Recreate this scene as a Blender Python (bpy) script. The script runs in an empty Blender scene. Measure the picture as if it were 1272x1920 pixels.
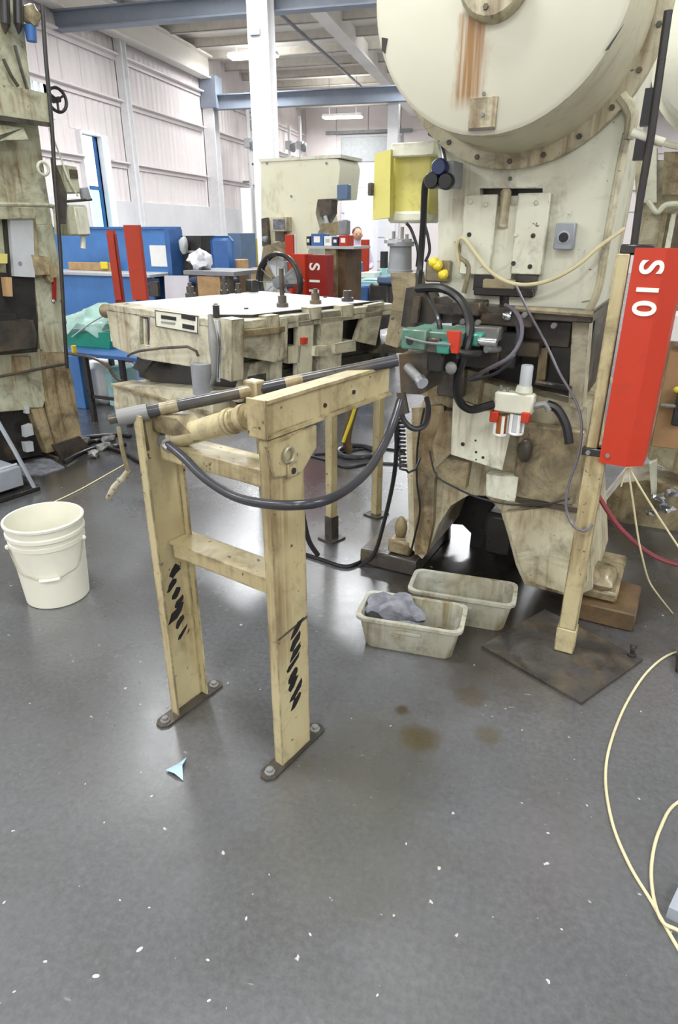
import bpy, bmesh, math, random
from mathutils import Vector, Matrix, noise as mnoise
random.seed(7)
SC = bpy.context.scene
COL = SC.collection
PI = math.pi

# ------------------------------------------------------------------ camera, world, exposure
FPX, PITCH, CAMH, WYAW = 1208.0, math.radians(23.7), 1.45, math.radians(14.6)
cam_d = bpy.data.cameras.new('camera'); cam = bpy.data.objects.new('camera', cam_d); COL.objects.link(cam)
cam_d.sensor_fit = 'VERTICAL'; cam_d.sensor_height = 36.0; cam_d.sensor_width = 36.0
cam_d.lens = 36.0 * FPX / 1920.0; cam_d.clip_start = 0.02; cam_d.clip_end = 200
cam.location = (0, 0, CAMH); cam.rotation_euler = (PI / 2 - PITCH, 0, WYAW)
SC.camera = cam
world = bpy.data.worlds.new('world'); SC.world = world; world.use_nodes = True
bg = world.node_tree.nodes['Background']
bg.inputs[0].default_value = (0.88, 0.95, 1.0, 1); bg.inputs[1].default_value = 2.2
SC.view_settings.view_transform = 'Standard'; SC.view_settings.look = 'None'
SC.view_settings.gamma = 1.0; SC.view_settings.use_curve_mapping = False
SC.view_settings.exposure = 0.27
LAMP_W = 120.0          # watts of each hall lamp
ROOF_FILL_W = 17.0         # watts of each uplight added to brighten the roof
LAMP_EMIT = 14.0       # strength of a lamp's diffuser

# ------------------------------------------------------------------ measuring helpers: a photo point on a real plane
CW, SW, CP, SP = math.cos(WYAW), math.sin(WYAW), math.cos(PITCH), math.sin(PITCH)
def ray(px, py):
    u = (px - 636) / FPX; v = (960 - py) / FPX
    X, Y, Z = u, CP + v * SP, -SP + v * CP
    return (X * CW - Y * SW, X * SW + Y * CW, Z)
def G(px, py, z=0.0):
    r = ray(px, py); t = (z - CAMH) / r[2]
    return (r[0] * t, r[1] * t, z)
class Fr:
    """a frame on the floor: origin and yaw in degrees"""
    def __init__(s, ox, oy, yaw):
        s.o = (ox, oy); s.yaw = math.radians(yaw); s.c = math.cos(s.yaw); s.s = math.sin(s.yaw)
    def loc(s, P):
        dx, dy = P[0] - s.o[0], P[1] - s.o[1]
        return (dx * s.c + dy * s.s, -dx * s.s + dy * s.c, P[2])
    def w(s, P):
        return (s.o[0] + P[0] * s.c - P[1] * s.s, s.o[1] + P[0] * s.s + P[1] * s.c, P[2])
    def pix(s, px, py, d=0.0):
        r = ray(px, py); n = (-s.s, s.c)
        o = (s.o[0] - s.s * d, s.o[1] + s.c * d)
        t = (n[0] * o[0] + n[1] * o[1]) / (n[0] * r[0] + n[1] * r[1])
        return s.loc((r[0] * t, r[1] * t, CAMH + r[2] * t))
    def xz(s, pts, d=0.0):
        return [(p[0], p[2]) for p in (s.pix(a, b, d) for a, b in pts)]
    def p3(s, pts):
        return [s.pix(a, b, d) for a, b, d in pts]
    def gr(s, px, py, z=0.0):
        return s.loc(G(px, py, z))
ROOM = Fr(0, 0, 0)

# ------------------------------------------------------------------ materials
def lin(h):
    h = h.lstrip('#'); out = []
    for i in (0, 2, 4):
        c = int(h[i:i + 2], 16) / 255
        out.append(c / 12.92 if c <= 0.04045 else ((c + 0.055) / 1.055) ** 2.4)
    return (*out, 1)
class NT:
    def __init__(s, name):
        s.m = bpy.data.materials.new(name); s.m.use_nodes = True
        s.t = s.m.node_tree; s.b = s.t.nodes['Principled BSDF']
    def n(s, ty, **kw):
        nd = s.t.nodes.new(ty)
        for k, v in kw.items():
            if hasattr(nd, k): setattr(nd, k, v)
            else: nd.inputs[k].default_value = v
        return nd
    def l(s, a, b): s.t.links.new(a, b)
    def noise(s, vec, scale, detail=5, rough=0.6, dist=0.0):
        nd = s.n('ShaderNodeTexNoise'); nd.inputs['Scale'].default_value = scale
        nd.inputs['Detail'].default_value = detail; nd.inputs['Roughness'].default_value = rough
        nd.inputs['Distortion'].default_value = dist
        if vec is not None: s.l(vec, nd.inputs['Vector'])
        return nd.outputs['Fac']
    def ramp(s, fac, stops):
        nd = s.n('ShaderNodeValToRGB'); el = nd.color_ramp.elements
        while len(el) < len(stops): el.new(0.5)
        for e, (p, c) in zip(el, stops):
            e.position = p; e.color = c if len(c) == 4 else (*c, 1)
        s.l(fac, nd.inputs['Fac']); return nd.outputs['Color']
    def rampv(s, fac, a, b, va=0.0, vb=1.0):
        return s.ramp(fac, [(a, (va,) * 3), (b, (vb,) * 3)])
    def mix(s, fac, a, b, mode='MIX'):
        nd = s.n('ShaderNodeMix'); nd.data_type = 'RGBA'; nd.blend_type = mode
        for sock, val in ((nd.inputs['Factor'], fac), (nd.inputs['A'], a), (nd.inputs['B'], b)) if False else ((nd.inputs[0], fac), (nd.inputs[6], a), (nd.inputs[7], b)):
            if hasattr(val, 'links') or hasattr(val, 'is_output'): s.l(val, sock)
            else: sock.default_value = val
        return nd.outputs[2]
    def math(s, op, a, b):
        nd = s.n('ShaderNodeMath'); nd.operation = op
        for i, val in enumerate((a, b)):
            if hasattr(val, 'is_output'): s.l(val, nd.inputs[i])
            else: nd.inputs[i].default_value = val
        return nd.outputs[0]
    def coords(s, scale=(1, 1, 1), off=(0, 0, 0), world=False):
        if world: src = s.n('ShaderNodeNewGeometry').outputs['Position']
        else: src = s.n('ShaderNodeTexCoord').outputs['Object']
        mp = s.n('ShaderNodeMapping'); mp.inputs['Scale'].default_value = scale; mp.inputs['Location'].default_value = off
        s.l(src, mp.inputs['Vector']); return mp.outputs['Vector']
    def bump(s, h, strength=0.2, dist=0.01):
        bp = s.n('ShaderNodeBump'); bp.inputs['Strength'].default_value = strength; bp.inputs['Distance'].default_value = dist
        s.l(h, bp.inputs['Height']); s.l(bp.outputs['Normal'], s.b.inputs['Normal'])
def plain(name, h, rough=0.5, metal=0.0, var=0.12, emit=None, trans=0.0, vs=8):
    t = NT(name); c = lin(h)
    v = t.coords(); f = t.noise(v, vs, 5)
    dk = tuple(x * (1 - 2.2 * var) for x in c[:3]) + (1,); lt = tuple(min(1, x * (1 + var)) for x in c[:3]) + (1,)
    t.l(t.ramp(f, [(0.3, dk), (0.7, lt)]), t.b.inputs['Base Color'])
    t.b.inputs['Roughness'].default_value = rough; t.b.inputs['Metallic'].default_value = metal
    if trans: t.b.inputs['Transmission Weight'].default_value = trans
    if emit:
        t.b.inputs['Emission Color'].default_value = c; t.b.inputs['Emission Strength'].default_value = emit
    return t.m
def worn(name, h, rust=0.3, grime=0.3, chips=0.2, rough=0.42, seed=0.0, rustc='#6b4b2c', grimec='#3a3120', warm='#b8a468', warmth=0.25, edge=0.0):
    """old oily enamel: rust runs down it, oil grime in patches, chips to dark metal"""
    t = NT(name); base = lin(h)
    v1 = t.coords((1, 1, 1), (seed, seed * 2, seed * 3)); vs = t.coords((17, 17, 1.5), (seed * 5, seed, seed * 2))
    c = t.mix(t.rampv(t.noise(v1, 3.5, 4), 0.42, 0.72, 0, warmth), base, lin(warm))
    if rust > 0:      # runs of rust, gathered in some places
        runs = t.rampv(t.noise(vs, 1.0, 4, 0.6, 1.2), 0.47, 0.68, 0, 1)
        where = t.rampv(t.noise(t.coords((1, 1, .6), (seed * 4, 1, seed)), 4.5, 3), 0.60 - 0.28 * rust, 0.74 - 0.22 * rust, 0, min(0.9, 0.5 + rust * 0.5))
        c = t.mix(t.math('MULTIPLY', runs, where), c, lin(rustc))
        c = t.mix(t.math('MULTIPLY', where, 0.35), c, lin('#8f7a4e'))
    c = t.mix(t.rampv(t.noise(v1, 6.5, 8, 0.72, 0.8), 0.60 - 0.24 * grime, 0.80 - 0.2 * grime, 0, 0.35 + 0.6 * grime), c, lin(grimec))
    c = t.mix(t.rampv(t.noise(v1, 24.0, 5, 0.7, 0.5), 0.62 - 0.12 * grime, 0.78 - 0.1 * grime, 0, 0.08 + 0.35 * grime), c, lin(grimec))
    if chips > 0:
        ch = t.rampv(t.noise(v1, 38, 3, 0.6), 0.74 - 0.12 * chips, 0.78 - 0.12 * chips, 0, 0.85)
        c = t.mix(ch, c, lin('#2a211a'))
    if edge > 0:      # paint rubbed off and grime caught along the edges
        bv = t.n('ShaderNodeBevel'); bv.samples = 4; bv.inputs['Radius'].default_value = 0.011
        dp = t.n('ShaderNodeVectorMath'); dp.operation = 'DOT_PRODUCT'
        t.l(bv.outputs['Normal'], dp.inputs[0]); t.l(t.n('ShaderNodeNewGeometry').outputs['Normal'], dp.inputs[1])
        em = t.rampv(dp.outputs['Value'], 0.80, 0.985, 1, 0)
        en = t.rampv(t.noise(v1, 13, 6, 0.7), 0.60 - 0.22 * edge, 0.66 - 0.1 * edge, 0, 0.9)
        c = t.mix(t.math('MULTIPLY', em, en), c, lin('#31271b'))
    t.l(c, t.b.inputs['Base Color'])
    t.l(t.rampv(t.noise(v1, 6, 4), 0.3, 0.7, rough - 0.12, rough + 0.15), t.b.inputs['Roughness'])
    t.bump(t.noise(v1, 22, 4), 0.12, 0.004)
    return t.m
M = {}
M['cream'] = worn('cream_enamel', '#dddeca', 0.28, 0.24, 0.2, seed=1, warmth=0.14, warm='#bdb28c', edge=.5)
M['cream_disc'] = worn('pale_cream_enamel', '#e4e3d2', 0.0, 0.02, 0.05, 0.4, seed=2, warmth=0.08)
M['cream_rust'] = worn('rust_streaked_cream_enamel', '#cdc8ac', 0.75, 0.5, 0.35, seed=3, warmth=0.3, warm='#b5a678', edge=.6)
M['cream_oily'] = worn('oily_cream_enamel', '#a59b7c', 0.65, 0.75, 0.45, 0.32, seed=4, warmth=0.5, warm='#8c7a50', grimec='#463a2a')
M['stand'] = worn('yellowed_cream_enamel', '#bfb38b', 0.55, 0.34, 0.6, 0.4, seed=5, warmth=0.3, warm='#b9a470', rustc='#6b4f2c', edge=.9)
M['table'] = worn('greyed_cream_enamel', '#cac6ae', 0.4, 0.55, 0.4, 0.42, seed=6, warmth=0.22, warm='#b5aa84', edge=.8)
M['left'] = worn('stained_cream_enamel', '#bdbfa6', 0.65, 0.5, 0.4, 0.4, seed=7, warmth=0.2, warm='#a8a27c', edge=.7)
M['left_rust'] = worn('rusted_cream_enamel', '#b3a588', 0.9, 0.65, 0.5, 0.4, seed=8, warmth=0.4, edge=.6)
M['bgcream'] = worn('light_cream_enamel', '#e2e1c6', 0.05, 0.05, 0.1, 0.4, seed=9, warmth=0.08)
M['yellow'] = worn('faded_yellow_enamel', '#d6cf74', 0.06, 0.10, 0.15, 0.4, seed=10, warmth=0.2)
M['oil_steel'] = worn('oil_blackened_steel', '#4a4640', 0.4, 0.6, 0.3, 0.3, seed=11, warm='#5c4a38', rustc='#4a2a18', grimec='#14110e')
M['dark_steel'] = worn('dark_steel', '#2c2b2a', 0.1, 0.4, 0.1, 0.32, seed=12, warm='#3d3830', grimec='#0e0c0b')
M['shaft'] = worn('oily_bright_shaft', '#3e3e42', 0.25, 0.35, 0.2, 0.22, seed=13, warm='#8a7a58', rustc='#6e5a38', grimec='#1b1917')
M['steel'] = worn('grey_machined_steel', '#7f807e', 0.15, 0.25, 0.1, 0.35, seed=14, warm='#77705e')
M['plate'] = worn('wet_oily_plate', '#454341', 0.35, 0.55, 0.3, 0.2, seed=21, warm='#463c33', rustc='#3f2415', grimec='#171513')
M['rim'] = worn('shaded_cream_enamel', '#cfcbaf', 0.25, 0.2, 0.2, 0.4, seed=22, warmth=0.25, warm='#b8ad86')  # cream darkened with the guard rim's shade, besides its rust and grime
M['teal_d'] = plain('dull_teal_paint', '#3f8f7c', 0.4, var=0.12)
M['tray'] = worn('oil_stained_grey_plastic', '#bcbfb6', 0.75, 0.45, 0.1, 0.4, seed=15, warm='#8c8450', rustc='#6f6238', grimec='#504624', warmth=0.6)
M['red'] = worn('red_orange_enamel', '#b93316', 0.0, 0.08, 0.05, 0.5, seed=16, warm='#b52f16', warmth=0.5)
M['red_dark'] = worn('dull_red_enamel', '#b53a20', 0.0, 0.12, 0.1, 0.45, seed=17, warm='#a02d1c')
M['red_deep'] = worn('deep_red_enamel', '#8f1f16', 0.0, 0.1, 0.1, 0.45, seed=18, warm='#80201a')
M['wood'] = worn('oily_brown_timber', '#5e4a32', 0.4, 0.6, 0.1, 0.6, seed=19, warm='#7c5a30')
M['ply'] = plain('pale_timber', '#bd9a6e', 0.6, var=0.15)
M['card'] = plain('brown_cardboard', '#a98660', 0.8, var=0.08)
M['white'] = plain('white_paint', '#ecebec', 0.5, var=0.03)
M['wall'] = plain('white_metal_cladding', '#e9e1df', 0.5, var=0.025, vs=1.5)
M['wains'] = plain('pale_grey_liner', '#dcdbdd', 0.45, var=0.03, vs=1.5)
M['ceil'] = plain('grey_beige_roof_deck', '#f4efe6', 0.7, var=0.04, vs=1)
M['purlin'] = plain('beige_purlin', '#ddd6ca', 0.6, var=0.06)
M['beam'] = plain('blue_grey_beam_paint', '#8e97a4', 0.5, var=0.07, vs=2)
M['grey'] = plain('mid_grey_paint', '#8c8f92', 0.5)
M['lgrey'] = plain('light_grey_plastic', '#bfc3c4', 0.4, var=0.06)
M['sgrey'] = plain('grey_box_casting', '#9aa0a8', 0.4, var=0.06)
M['black'] = plain('black_rubber', '#1c1c1e', 0.35, var=0.2)
M['hose'] = plain('grey_black_hose', '#34353a', 0.28, var=0.15)
M['bluegrey'] = plain('blue_grey_tube', '#646068', 0.3, var=0.1)
M['creamhose'] = plain('cream_tubing', '#d9cfa6', 0.4, var=0.08)
M['redhose'] = plain('dark_red_hose', '#7a3138', 0.35, var=0.15)
M['blue'] = plain('blue_panel_paint', '#4a7fc0', 0.45, var=0.08, vs=3)
M['blue_d'] = plain('navy_plastic', '#23355e', 0.4, var=0.1)
M['blue_m'] = plain('mid_blue_paint', '#3f6ba8', 0.45, var=0.1)
M['bluecab'] = plain('slate_blue_paint', '#5f7796', 0.45, var=0.06)
M['green'] = worn('green_cast_enamel', '#557f70', 0.1, 0.45, 0.2, 0.35, seed=20, warm='#46705e', grimec='#23302a')
M['teal'] = plain('teal_green_plastic', '#129078', 0.4, var=0.1)
M['cyan'] = plain('pale_cyan_sheet', '#a9dcdc', 0.4, var=0.08)
M['bag'] = plain('milky_plastic_film', '#a9cfc4', 0.25, var=0.2, vs=5)
M['bucket'] = plain('off_white_plastic', '#e5e3d2', 0.35, var=0.04, vs=3)
M['wire'] = plain('galvanised_wire', '#b5b29c', 0.35, 0.6)
M['sheet'] = plain('white_plastic_sheet', '#e7e7ef', 0.3, var=0.02)
M['paper'] = plain('white_paper', '#f1f0ec', 0.7, var=0.02)
M['yel'] = plain('bright_yellow_plastic', '#e8d23a', 0.4, var=0.05)
M['orange'] = plain('orange_paint', '#d2703a', 0.5)
M['chrome'] = plain('bright_steel', '#c9ccd0', 0.18, 0.9, var=0.05)
M['amber'] = plain('amber_oil_bowl', '#a8601e', 0.15, var=0.2)
M['rag'] = plain('grey_shop_rag', '#7f8087', 0.9, var=0.25, vs=20)
M['ltblue'] = plain('pale_blue_paper_towel', '#a9c4d4', 0.8, var=0.08)
M['ink'] = plain('black_paint_marks', '#1b1a1c', 0.5, var=0.2)
M['letter'] = plain('white_lettering', '#f2efe4', 0.5, var=0.03)
M['lamp'] = plain('lamp_diffuser', '#ffffff', 0.5, var=0.0, emit=LAMP_EMIT)
M['skin'] = plain('skin', '#b98f74', 0.6, var=0.05)
M['hair'] = plain('dark_brown_hair', '#4a3a2c', 0.7)
M['lilac'] = plain('lilac_grey_shirt', '#b3a6b8', 0.8)
M['denim'] = plain('dark_work_trousers', '#333a4a', 0.8)
def glass(name, h, rough=0.1):
    t = NT(name); t.b.inputs['Base Color'].default_value = lin(h); t.b.inputs['Roughness'].default_value = rough
    t.b.inputs['Transmission Weight'].default_value = 1.0; t.b.inputs['IOR'].default_value = 1.1
    return t.m
M['pane'] = glass('window_glass', '#f2fdff', 0.02)
M['pane_cyan'] = glass('cyan_glass', '#a8eef5', 0.05)

def floor_material():
    t = NT('sealed_oily_concrete')
    v = t.coords(world=True)
    big = t.noise(v, 0.9, 6, 0.6, 0.3); mid = t.noise(v, 4.0, 7, 0.65, 0.4); fine = t.noise(v, 60, 3, 0.7)
    c = t.ramp(big, [(0.3, lin('#4a4b4d')), (0.7, lin('#5e5f62'))])
    c = t.mix(t.rampv(mid, 0.45, 0.8, 0, 0.5), c, lin('#43433e'))
    c = t.mix(t.rampv(fine, 0.35, 0.75, 0, 0.22), c, lin('#8c8c8a'))
    geo = t.n('ShaderNodeNewGeometry').outputs['Position']
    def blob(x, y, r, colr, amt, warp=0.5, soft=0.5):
        # a ragged-edged patch: oil spills and stains, and darker patches at leg feet
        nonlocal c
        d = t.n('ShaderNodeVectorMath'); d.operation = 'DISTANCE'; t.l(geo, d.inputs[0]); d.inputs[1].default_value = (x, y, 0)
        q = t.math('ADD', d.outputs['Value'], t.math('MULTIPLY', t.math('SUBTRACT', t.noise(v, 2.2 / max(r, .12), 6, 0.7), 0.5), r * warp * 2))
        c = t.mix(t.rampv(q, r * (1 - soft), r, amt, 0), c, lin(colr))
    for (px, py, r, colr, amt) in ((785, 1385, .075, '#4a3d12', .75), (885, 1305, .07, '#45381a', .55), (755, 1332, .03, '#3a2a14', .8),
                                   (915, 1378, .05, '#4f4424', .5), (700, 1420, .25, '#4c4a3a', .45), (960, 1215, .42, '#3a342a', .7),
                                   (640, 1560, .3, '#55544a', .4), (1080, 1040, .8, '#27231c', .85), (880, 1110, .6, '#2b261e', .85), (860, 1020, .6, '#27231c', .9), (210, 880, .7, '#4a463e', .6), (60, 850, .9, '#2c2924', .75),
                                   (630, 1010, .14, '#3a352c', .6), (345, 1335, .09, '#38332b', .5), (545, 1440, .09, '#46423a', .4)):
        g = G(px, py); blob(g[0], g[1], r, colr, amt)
    # pale scuffs and dried splashes
    c = t.mix(t.rampv(t.noise(t.coords((1, 3, 1), (3, 1, 0), world=True), 9, 8, 0.75, 1.0), 0.66, 0.74, 0, 0.5), c, lin('#c9c8c6'))
    c = t.mix(t.rampv(t.noise(t.coords((1, 1, 1), (5, 9, 0), world=True), 34, 2, 0.5), 0.735, 0.755, 0, 0.7), c, lin('#d2d1cc'))
    c = t.mix(t.rampv(t.noise(t.coords((1, 1, 1), (1, 4, 0), world=True), 26, 3, 0.6), 0.70, 0.74, 0, 0.5), c, lin('#4c4b47'))
    t.l(c, t.b.inputs['Base Color'])
    wet = t.noise(t.coords((1, 1, 1), (7, 2, 0), world=True), 1.3, 6, 0.7, 0.4)
    r = t.mix(t.rampv(wet, 0.42, 0.6, 0, 1), (0.32,) * 3 + (1,), (0.20,) * 3 + (1,))
    r = t.mix(t.rampv(mid, 0.4, 0.7, 0, 0.5), r, (0.24,) * 3 + (1,))
    t.l(r, t.b.inputs['Roughness'])
    t.b.inputs['IOR'].default_value = 1.65
    t.b.inputs['Coat Weight'].default_value = 0.6; t.b.inputs['Coat Roughness'].default_value = 0.22
    t.bump(t.noise(v, 14, 7, 0.7), 0.05, 0.02)
    return t.m
M['floor'] = floor_material()

# ------------------------------------------------------------------ mesh builder
class MB:
    def __init__(s): s.bm = bmesh.new()
    def _new(s, geom_verts, mat):
        if mat is not None: bmesh.ops.transform(s.bm, matrix=mat, verts=geom_verts)
    def box(s, x0, x1, y0, y1, z0, z1, bev=0.0, mat=None):
        r = bmesh.ops.create_cube(s.bm, size=1.0); vs = r['verts']
        for v in vs:
            v.co = Vector(((x0 + x1) / 2 + v.co.x * abs(x1 - x0), (y0 + y1) / 2 + v.co.y * abs(y1 - y0), (z0 + z1) / 2 + v.co.z * abs(z1 - z0)))
        if bev > 0:
            es = list({e for v in vs for e in v.link_edges})
            rr = bmesh.ops.bevel(s.bm, geom=es, offset=bev, segments=1, affect='EDGES', profile=0.5)
            vs = list({v for f in rr['faces'] for v in f.verts} | {v for v in vs if v.is_valid})
        s._new([v for v in vs if v.is_valid], mat); return s
    def prism(s, pts, a, b, axis='y', holes=(), mat=None):
        """outline extruded along an axis; pts are (x,z) for y, (y,z) for x, (x,y) for z"""
        def mk(p, q):
            return Vector((p[0], q, p[1])) if axis == 'y' else Vector((q, p[0], p[1])) if axis == 'x' else Vector((p[0], p[1], q))
        loops = [list(pts)] + [list(h) for h in holes]; allv = []
        caps = []
        for q in (a, b):
            ring = []; edges = []
            for lp in loops:
                vv = [s.bm.verts.new(mk(p, q)) for p in lp]; ring.append(vv); allv += vv
                if holes: edges += [s.bm.edges.new((vv[i], vv[(i + 1) % len(vv)])) for i in range(len(vv))]
            if holes: bmesh.ops.triangle_fill(s.bm, edges=edges, use_beauty=True)
            else: s.bm.faces.new(ring[0])
            caps.append(ring)
        for r0, r1 in zip(*caps):
            n = len(r0)
            for i in range(n): s.bm.faces.new((r0[i], r0[(i + 1) % n], r1[(i + 1) % n], r1[i]))
        s._new(allv, mat); return s
    def tube(s, pts, r, seg=8, smooth=4, cap=True, mat=None):
        P = [Vector(p) for p in pts]
        if smooth > 1 and len(P) > 2:
            Q = []
            for i in range(len(P) - 1):
                p0, p1, p2, p3 = P[max(i - 1, 0)], P[i], P[i + 1], P[min(i + 2, len(P) - 1)]
                for k in range(smooth):
                    u = k / smooth
                    Q.append(0.5 * ((2 * p1) + (-p0 + p2) * u + (2 * p0 - 5 * p1 + 4 * p2 - p3) * u * u + (-p0 + 3 * p1 - 3 * p2 + p3) * u ** 3))
            Q.append(P[-1]); P = Q
        rr = r if hasattr(r, '__len__') else None
        rings = []; nrm = None; allv = []
        for i, p in enumerate(P):
            t = (P[min(i + 1, len(P) - 1)] - P[max(i - 1, 0)])
            if t.length < 1e-9: t = Vector((0, 0, 1))
            t.normalize()
            if nrm is None:
                nrm = t.cross(Vector((0, 0, 1)));
                if nrm.length < 1e-3: nrm = t.cross(Vector((1, 0, 0)))
            nrm = nrm - t * nrm.dot(t); nrm.normalize(); bn = t.cross(nrm)
            if rr:
                f = i / (len(P) - 1) * (len(rr) - 1); k = min(int(f), len(rr) - 2); rad = rr[k] + (rr[k + 1] - rr[k]) * (f - k)
            else: rad = r
            ring = [s.bm.verts.new(p + (nrm * math.cos(2 * PI * j / seg) + bn * math.sin(2 * PI * j / seg)) * rad) for j in range(seg)]
            rings.append(ring); allv += ring
        for a, b in zip(rings, rings[1:]):
            for j in range(seg): s.bm.faces.new((a[j], a[(j + 1) % seg], b[(j + 1) % seg], b[j]))
        if cap: s.bm.faces.new(rings[0]); s.bm.faces.new(rings[-1])
        s._new(allv, mat); return s
    def cyl(s, p0, p1, r0, r1=None, seg=16):
        r1 = r0 if r1 is None else r1
        return s.tube([p0, p1], [r0, r1], seg, 1)
    def lathe(s, prof, c=(0, 0, 0), axis='z', seg=32, mat=None):
        """prof: (radius, height) pairs turned about an axis through c"""
        rings = []; allv = []
        for r, h in prof:
            ring = []
            for j in range(seg):
                a = 2 * PI * j / seg; u, w = r * math.cos(a), r * math.sin(a)
                co = (c[0] + u, c[1] + w, c[2] + h) if axis == 'z' else (c[0] + u, c[1] + h, c[2] + w) if axis == 'y' else (c[0] + h, c[1] + u, c[2] + w)
                ring.append(s.bm.verts.new(co))
            rings.append(ring); allv += ring
        for a, b in zip(rings, rings[1:]):
            for j in range(seg): s.bm.faces.new((a[j], a[(j + 1) % seg], b[(j + 1) % seg], b[j]))
        if prof[0][0] > 1e-4: s.bm.faces.new(rings[0])
        if prof[-1][0] > 1e-4: s.bm.faces.new(rings[-1])
        s._new(allv, mat); return s
    def torus(s, c, R, r, axis='z', seg=28, sec=8, a0=0.0, a1=2 * PI):
        pts = []
        full = abs(a1 - a0 - 2 * PI) < 1e-6
        n = seg
        for i in range(n + 1):
            a = a0 + (a1 - a0) * i / n; u, w = R * math.cos(a), R * math.sin(a)
            pts.append((c[0] + u, c[1] + w, c[2]) if axis == 'z' else (c[0] + u, c[1], c[2] + w) if axis == 'y' else (c[0], c[1] + u, c[2] + w))
        return s.tube(pts, r, sec, 1, cap=not full)
    def ball(s, c, rx, ry, rz, lump=0.0, seg=2, seed=0):
        r = bmesh.ops.create_icosphere(s.bm, subdivisions=seg, radius=1.0)
        for v in r['verts']:
            k = 1 + lump * mnoise.noise(v.co * 1.7 + Vector((seed, seed, 0)))
            v.co = Vector((c[0] + v.co.x * rx * k, c[1] + v.co.y * ry * k, c[2] + v.co.z * rz * k))
        return s
    def build(s, name, mat, parent=None, kind=None, label=None):
        bm = s.bm
        bmesh.ops.remove_doubles(bm, verts=bm.verts, dist=1e-6)
        bmesh.ops.recalc_face_normals(bm, faces=bm.faces)
        for f in bm.faces: f.smooth = True
        for e in bm.edges:
            e.smooth = (len(e.link_faces) == 2 and e.calc_face_angle(0.0) < math.radians(38))
        me = bpy.data.meshes.new(name); bm.to_mesh(me); bm.free()
        me.materials.append(M[mat] if isinstance(mat, str) else mat)
        o = bpy.data.objects.new(name, me); COL.objects.link(o)
        if parent is not None: o.parent = parent
        if kind: o['kind'] = kind
        if label: o['label'] = label
        return o
def tag(o, label, cat, group=None):
    o['label'] = label; o['category'] = cat
    if group: o['group'] = group
    return o
def thing(name, label, cat, fr=ROOM, group=None, z=0.0):
    o = bpy.data.objects.new(name, None); COL.objects.link(o)
    o.location = (fr.o[0], fr.o[1], z); o.rotation_euler = (0, 0, fr.yaw); o.empty_display_size = 0.1
    return tag(o, label, cat, group)
def place(o, fr):
    o.location = (fr.o[0], fr.o[1], 0); o.rotation_euler = (0, 0, fr.yaw); return o
def pbox(m, F, d, x0, y0, x1, y1, depth, bev=0.0):
    """box whose front face, on the plane local y=d, spans these photo corners"""
    c = [F.pix(a, b, d) for a, b in ((x0, y0), (x1, y0), (x1, y1), (x0, y1))]
    xa = (c[0][0] + c[3][0]) / 2; xb = (c[1][0] + c[2][0]) / 2; za = (c[2][2] + c[3][2]) / 2; zb = (c[0][2] + c[1][2]) / 2
    return m.box(xa, xb, d, d + depth, za, zb, bev)
def pprism(m, F, d, pts, depth, holes=()):
    return m.prism(F.xz(pts, d), d, d + depth, 'y', [F.xz(h, d) for h in holes])
def bolt(p, r=0.009, h=0.008, axis='y'):
    return MB().lathe([(0, -h), (r * .9, -h), (r, -h * .6), (r, 0.0)], p, axis, 6)
def lettering(name, text, size, parent, mat, loc, rot, label=None, extrude=0.0006):
    cu = bpy.data.curves.new(name, 'FONT'); cu.body = text; cu.size = size; cu.extrude = extrude; cu.align_x = 'CENTER'; cu.align_y = 'CENTER'; cu.offset = size * .022
    tmp = bpy.data.objects.new(name + '_source', cu); COL.objects.link(tmp)
    bpy.context.view_layer.update()
    me = bpy.data.meshes.new_from_object(tmp.evaluated_get(bpy.context.evaluated_depsgraph_get()))
    bpy.data.objects.remove(tmp); me.materials.clear(); me.materials.append(M[mat])
    o = bpy.data.objects.new(name, me); COL.objects.link(o); o.parent = parent; o.location = loc; o.rotation_euler = rot
    if label: o['label'] = label
    return o

# ================================================================== THE HALL
XL, YB, ZC = -8.3, 26.6, 5.6
o = MB().box(-9.5, 14.1, -9.1, 27.2, -0.12, 0).build('floor', 'floor', kind='structure')
ceil = MB().box(-9.5, 14.1, -9.1, 27.2, ZC, ZC + 0.08).build('ceiling', 'ceil', kind='structure')
pm = None
for i in range(14):
    y = 9.6 + i * 1.25
    if pm is None:
        p0 = MB().box(-9.0, 9, -0.035, 0.035, ZC - 0.19, ZC - 0.17).box(-9.0, 9, -0.035, -0.025, ZC - 0.19, ZC).build('purlin', 'purlin', ceil); pm = p0.data; p0.location.y = y
    else:
        p0 = bpy.data.objects.new('purlin', pm); COL.objects.link(p0); p0.parent = ceil; p0.location.y = y
for i in range(7):      # seams of the roof deck
    s = MB().box(-9, 9, 10 + i * 2.5 - .01, 10 + i * 2.5 + .01, ZC - .012, ZC).build('deck_seam', 'purlin', ceil)
DY0, DY1, DZ = 12.35, 12.98, 3.12
WY0, WY1, WZ0, WZ1 = 10.95, 11.62, 3.30, 3.82
wl = MB().prism([(-9.1, 0), (27, 0), (27, 5.7), (-9.1, 5.7)], XL - 0.10, XL - 0.04, 'x',
                [[(DY0, 0.002), (DY1, 0.002), (DY1, DZ), (DY0, DZ)], [(WY0, WZ0), (WY1, WZ0), (WY1, WZ1), (WY0, WZ1)]]).build('wall_left', 'wall', kind='structure')
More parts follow.
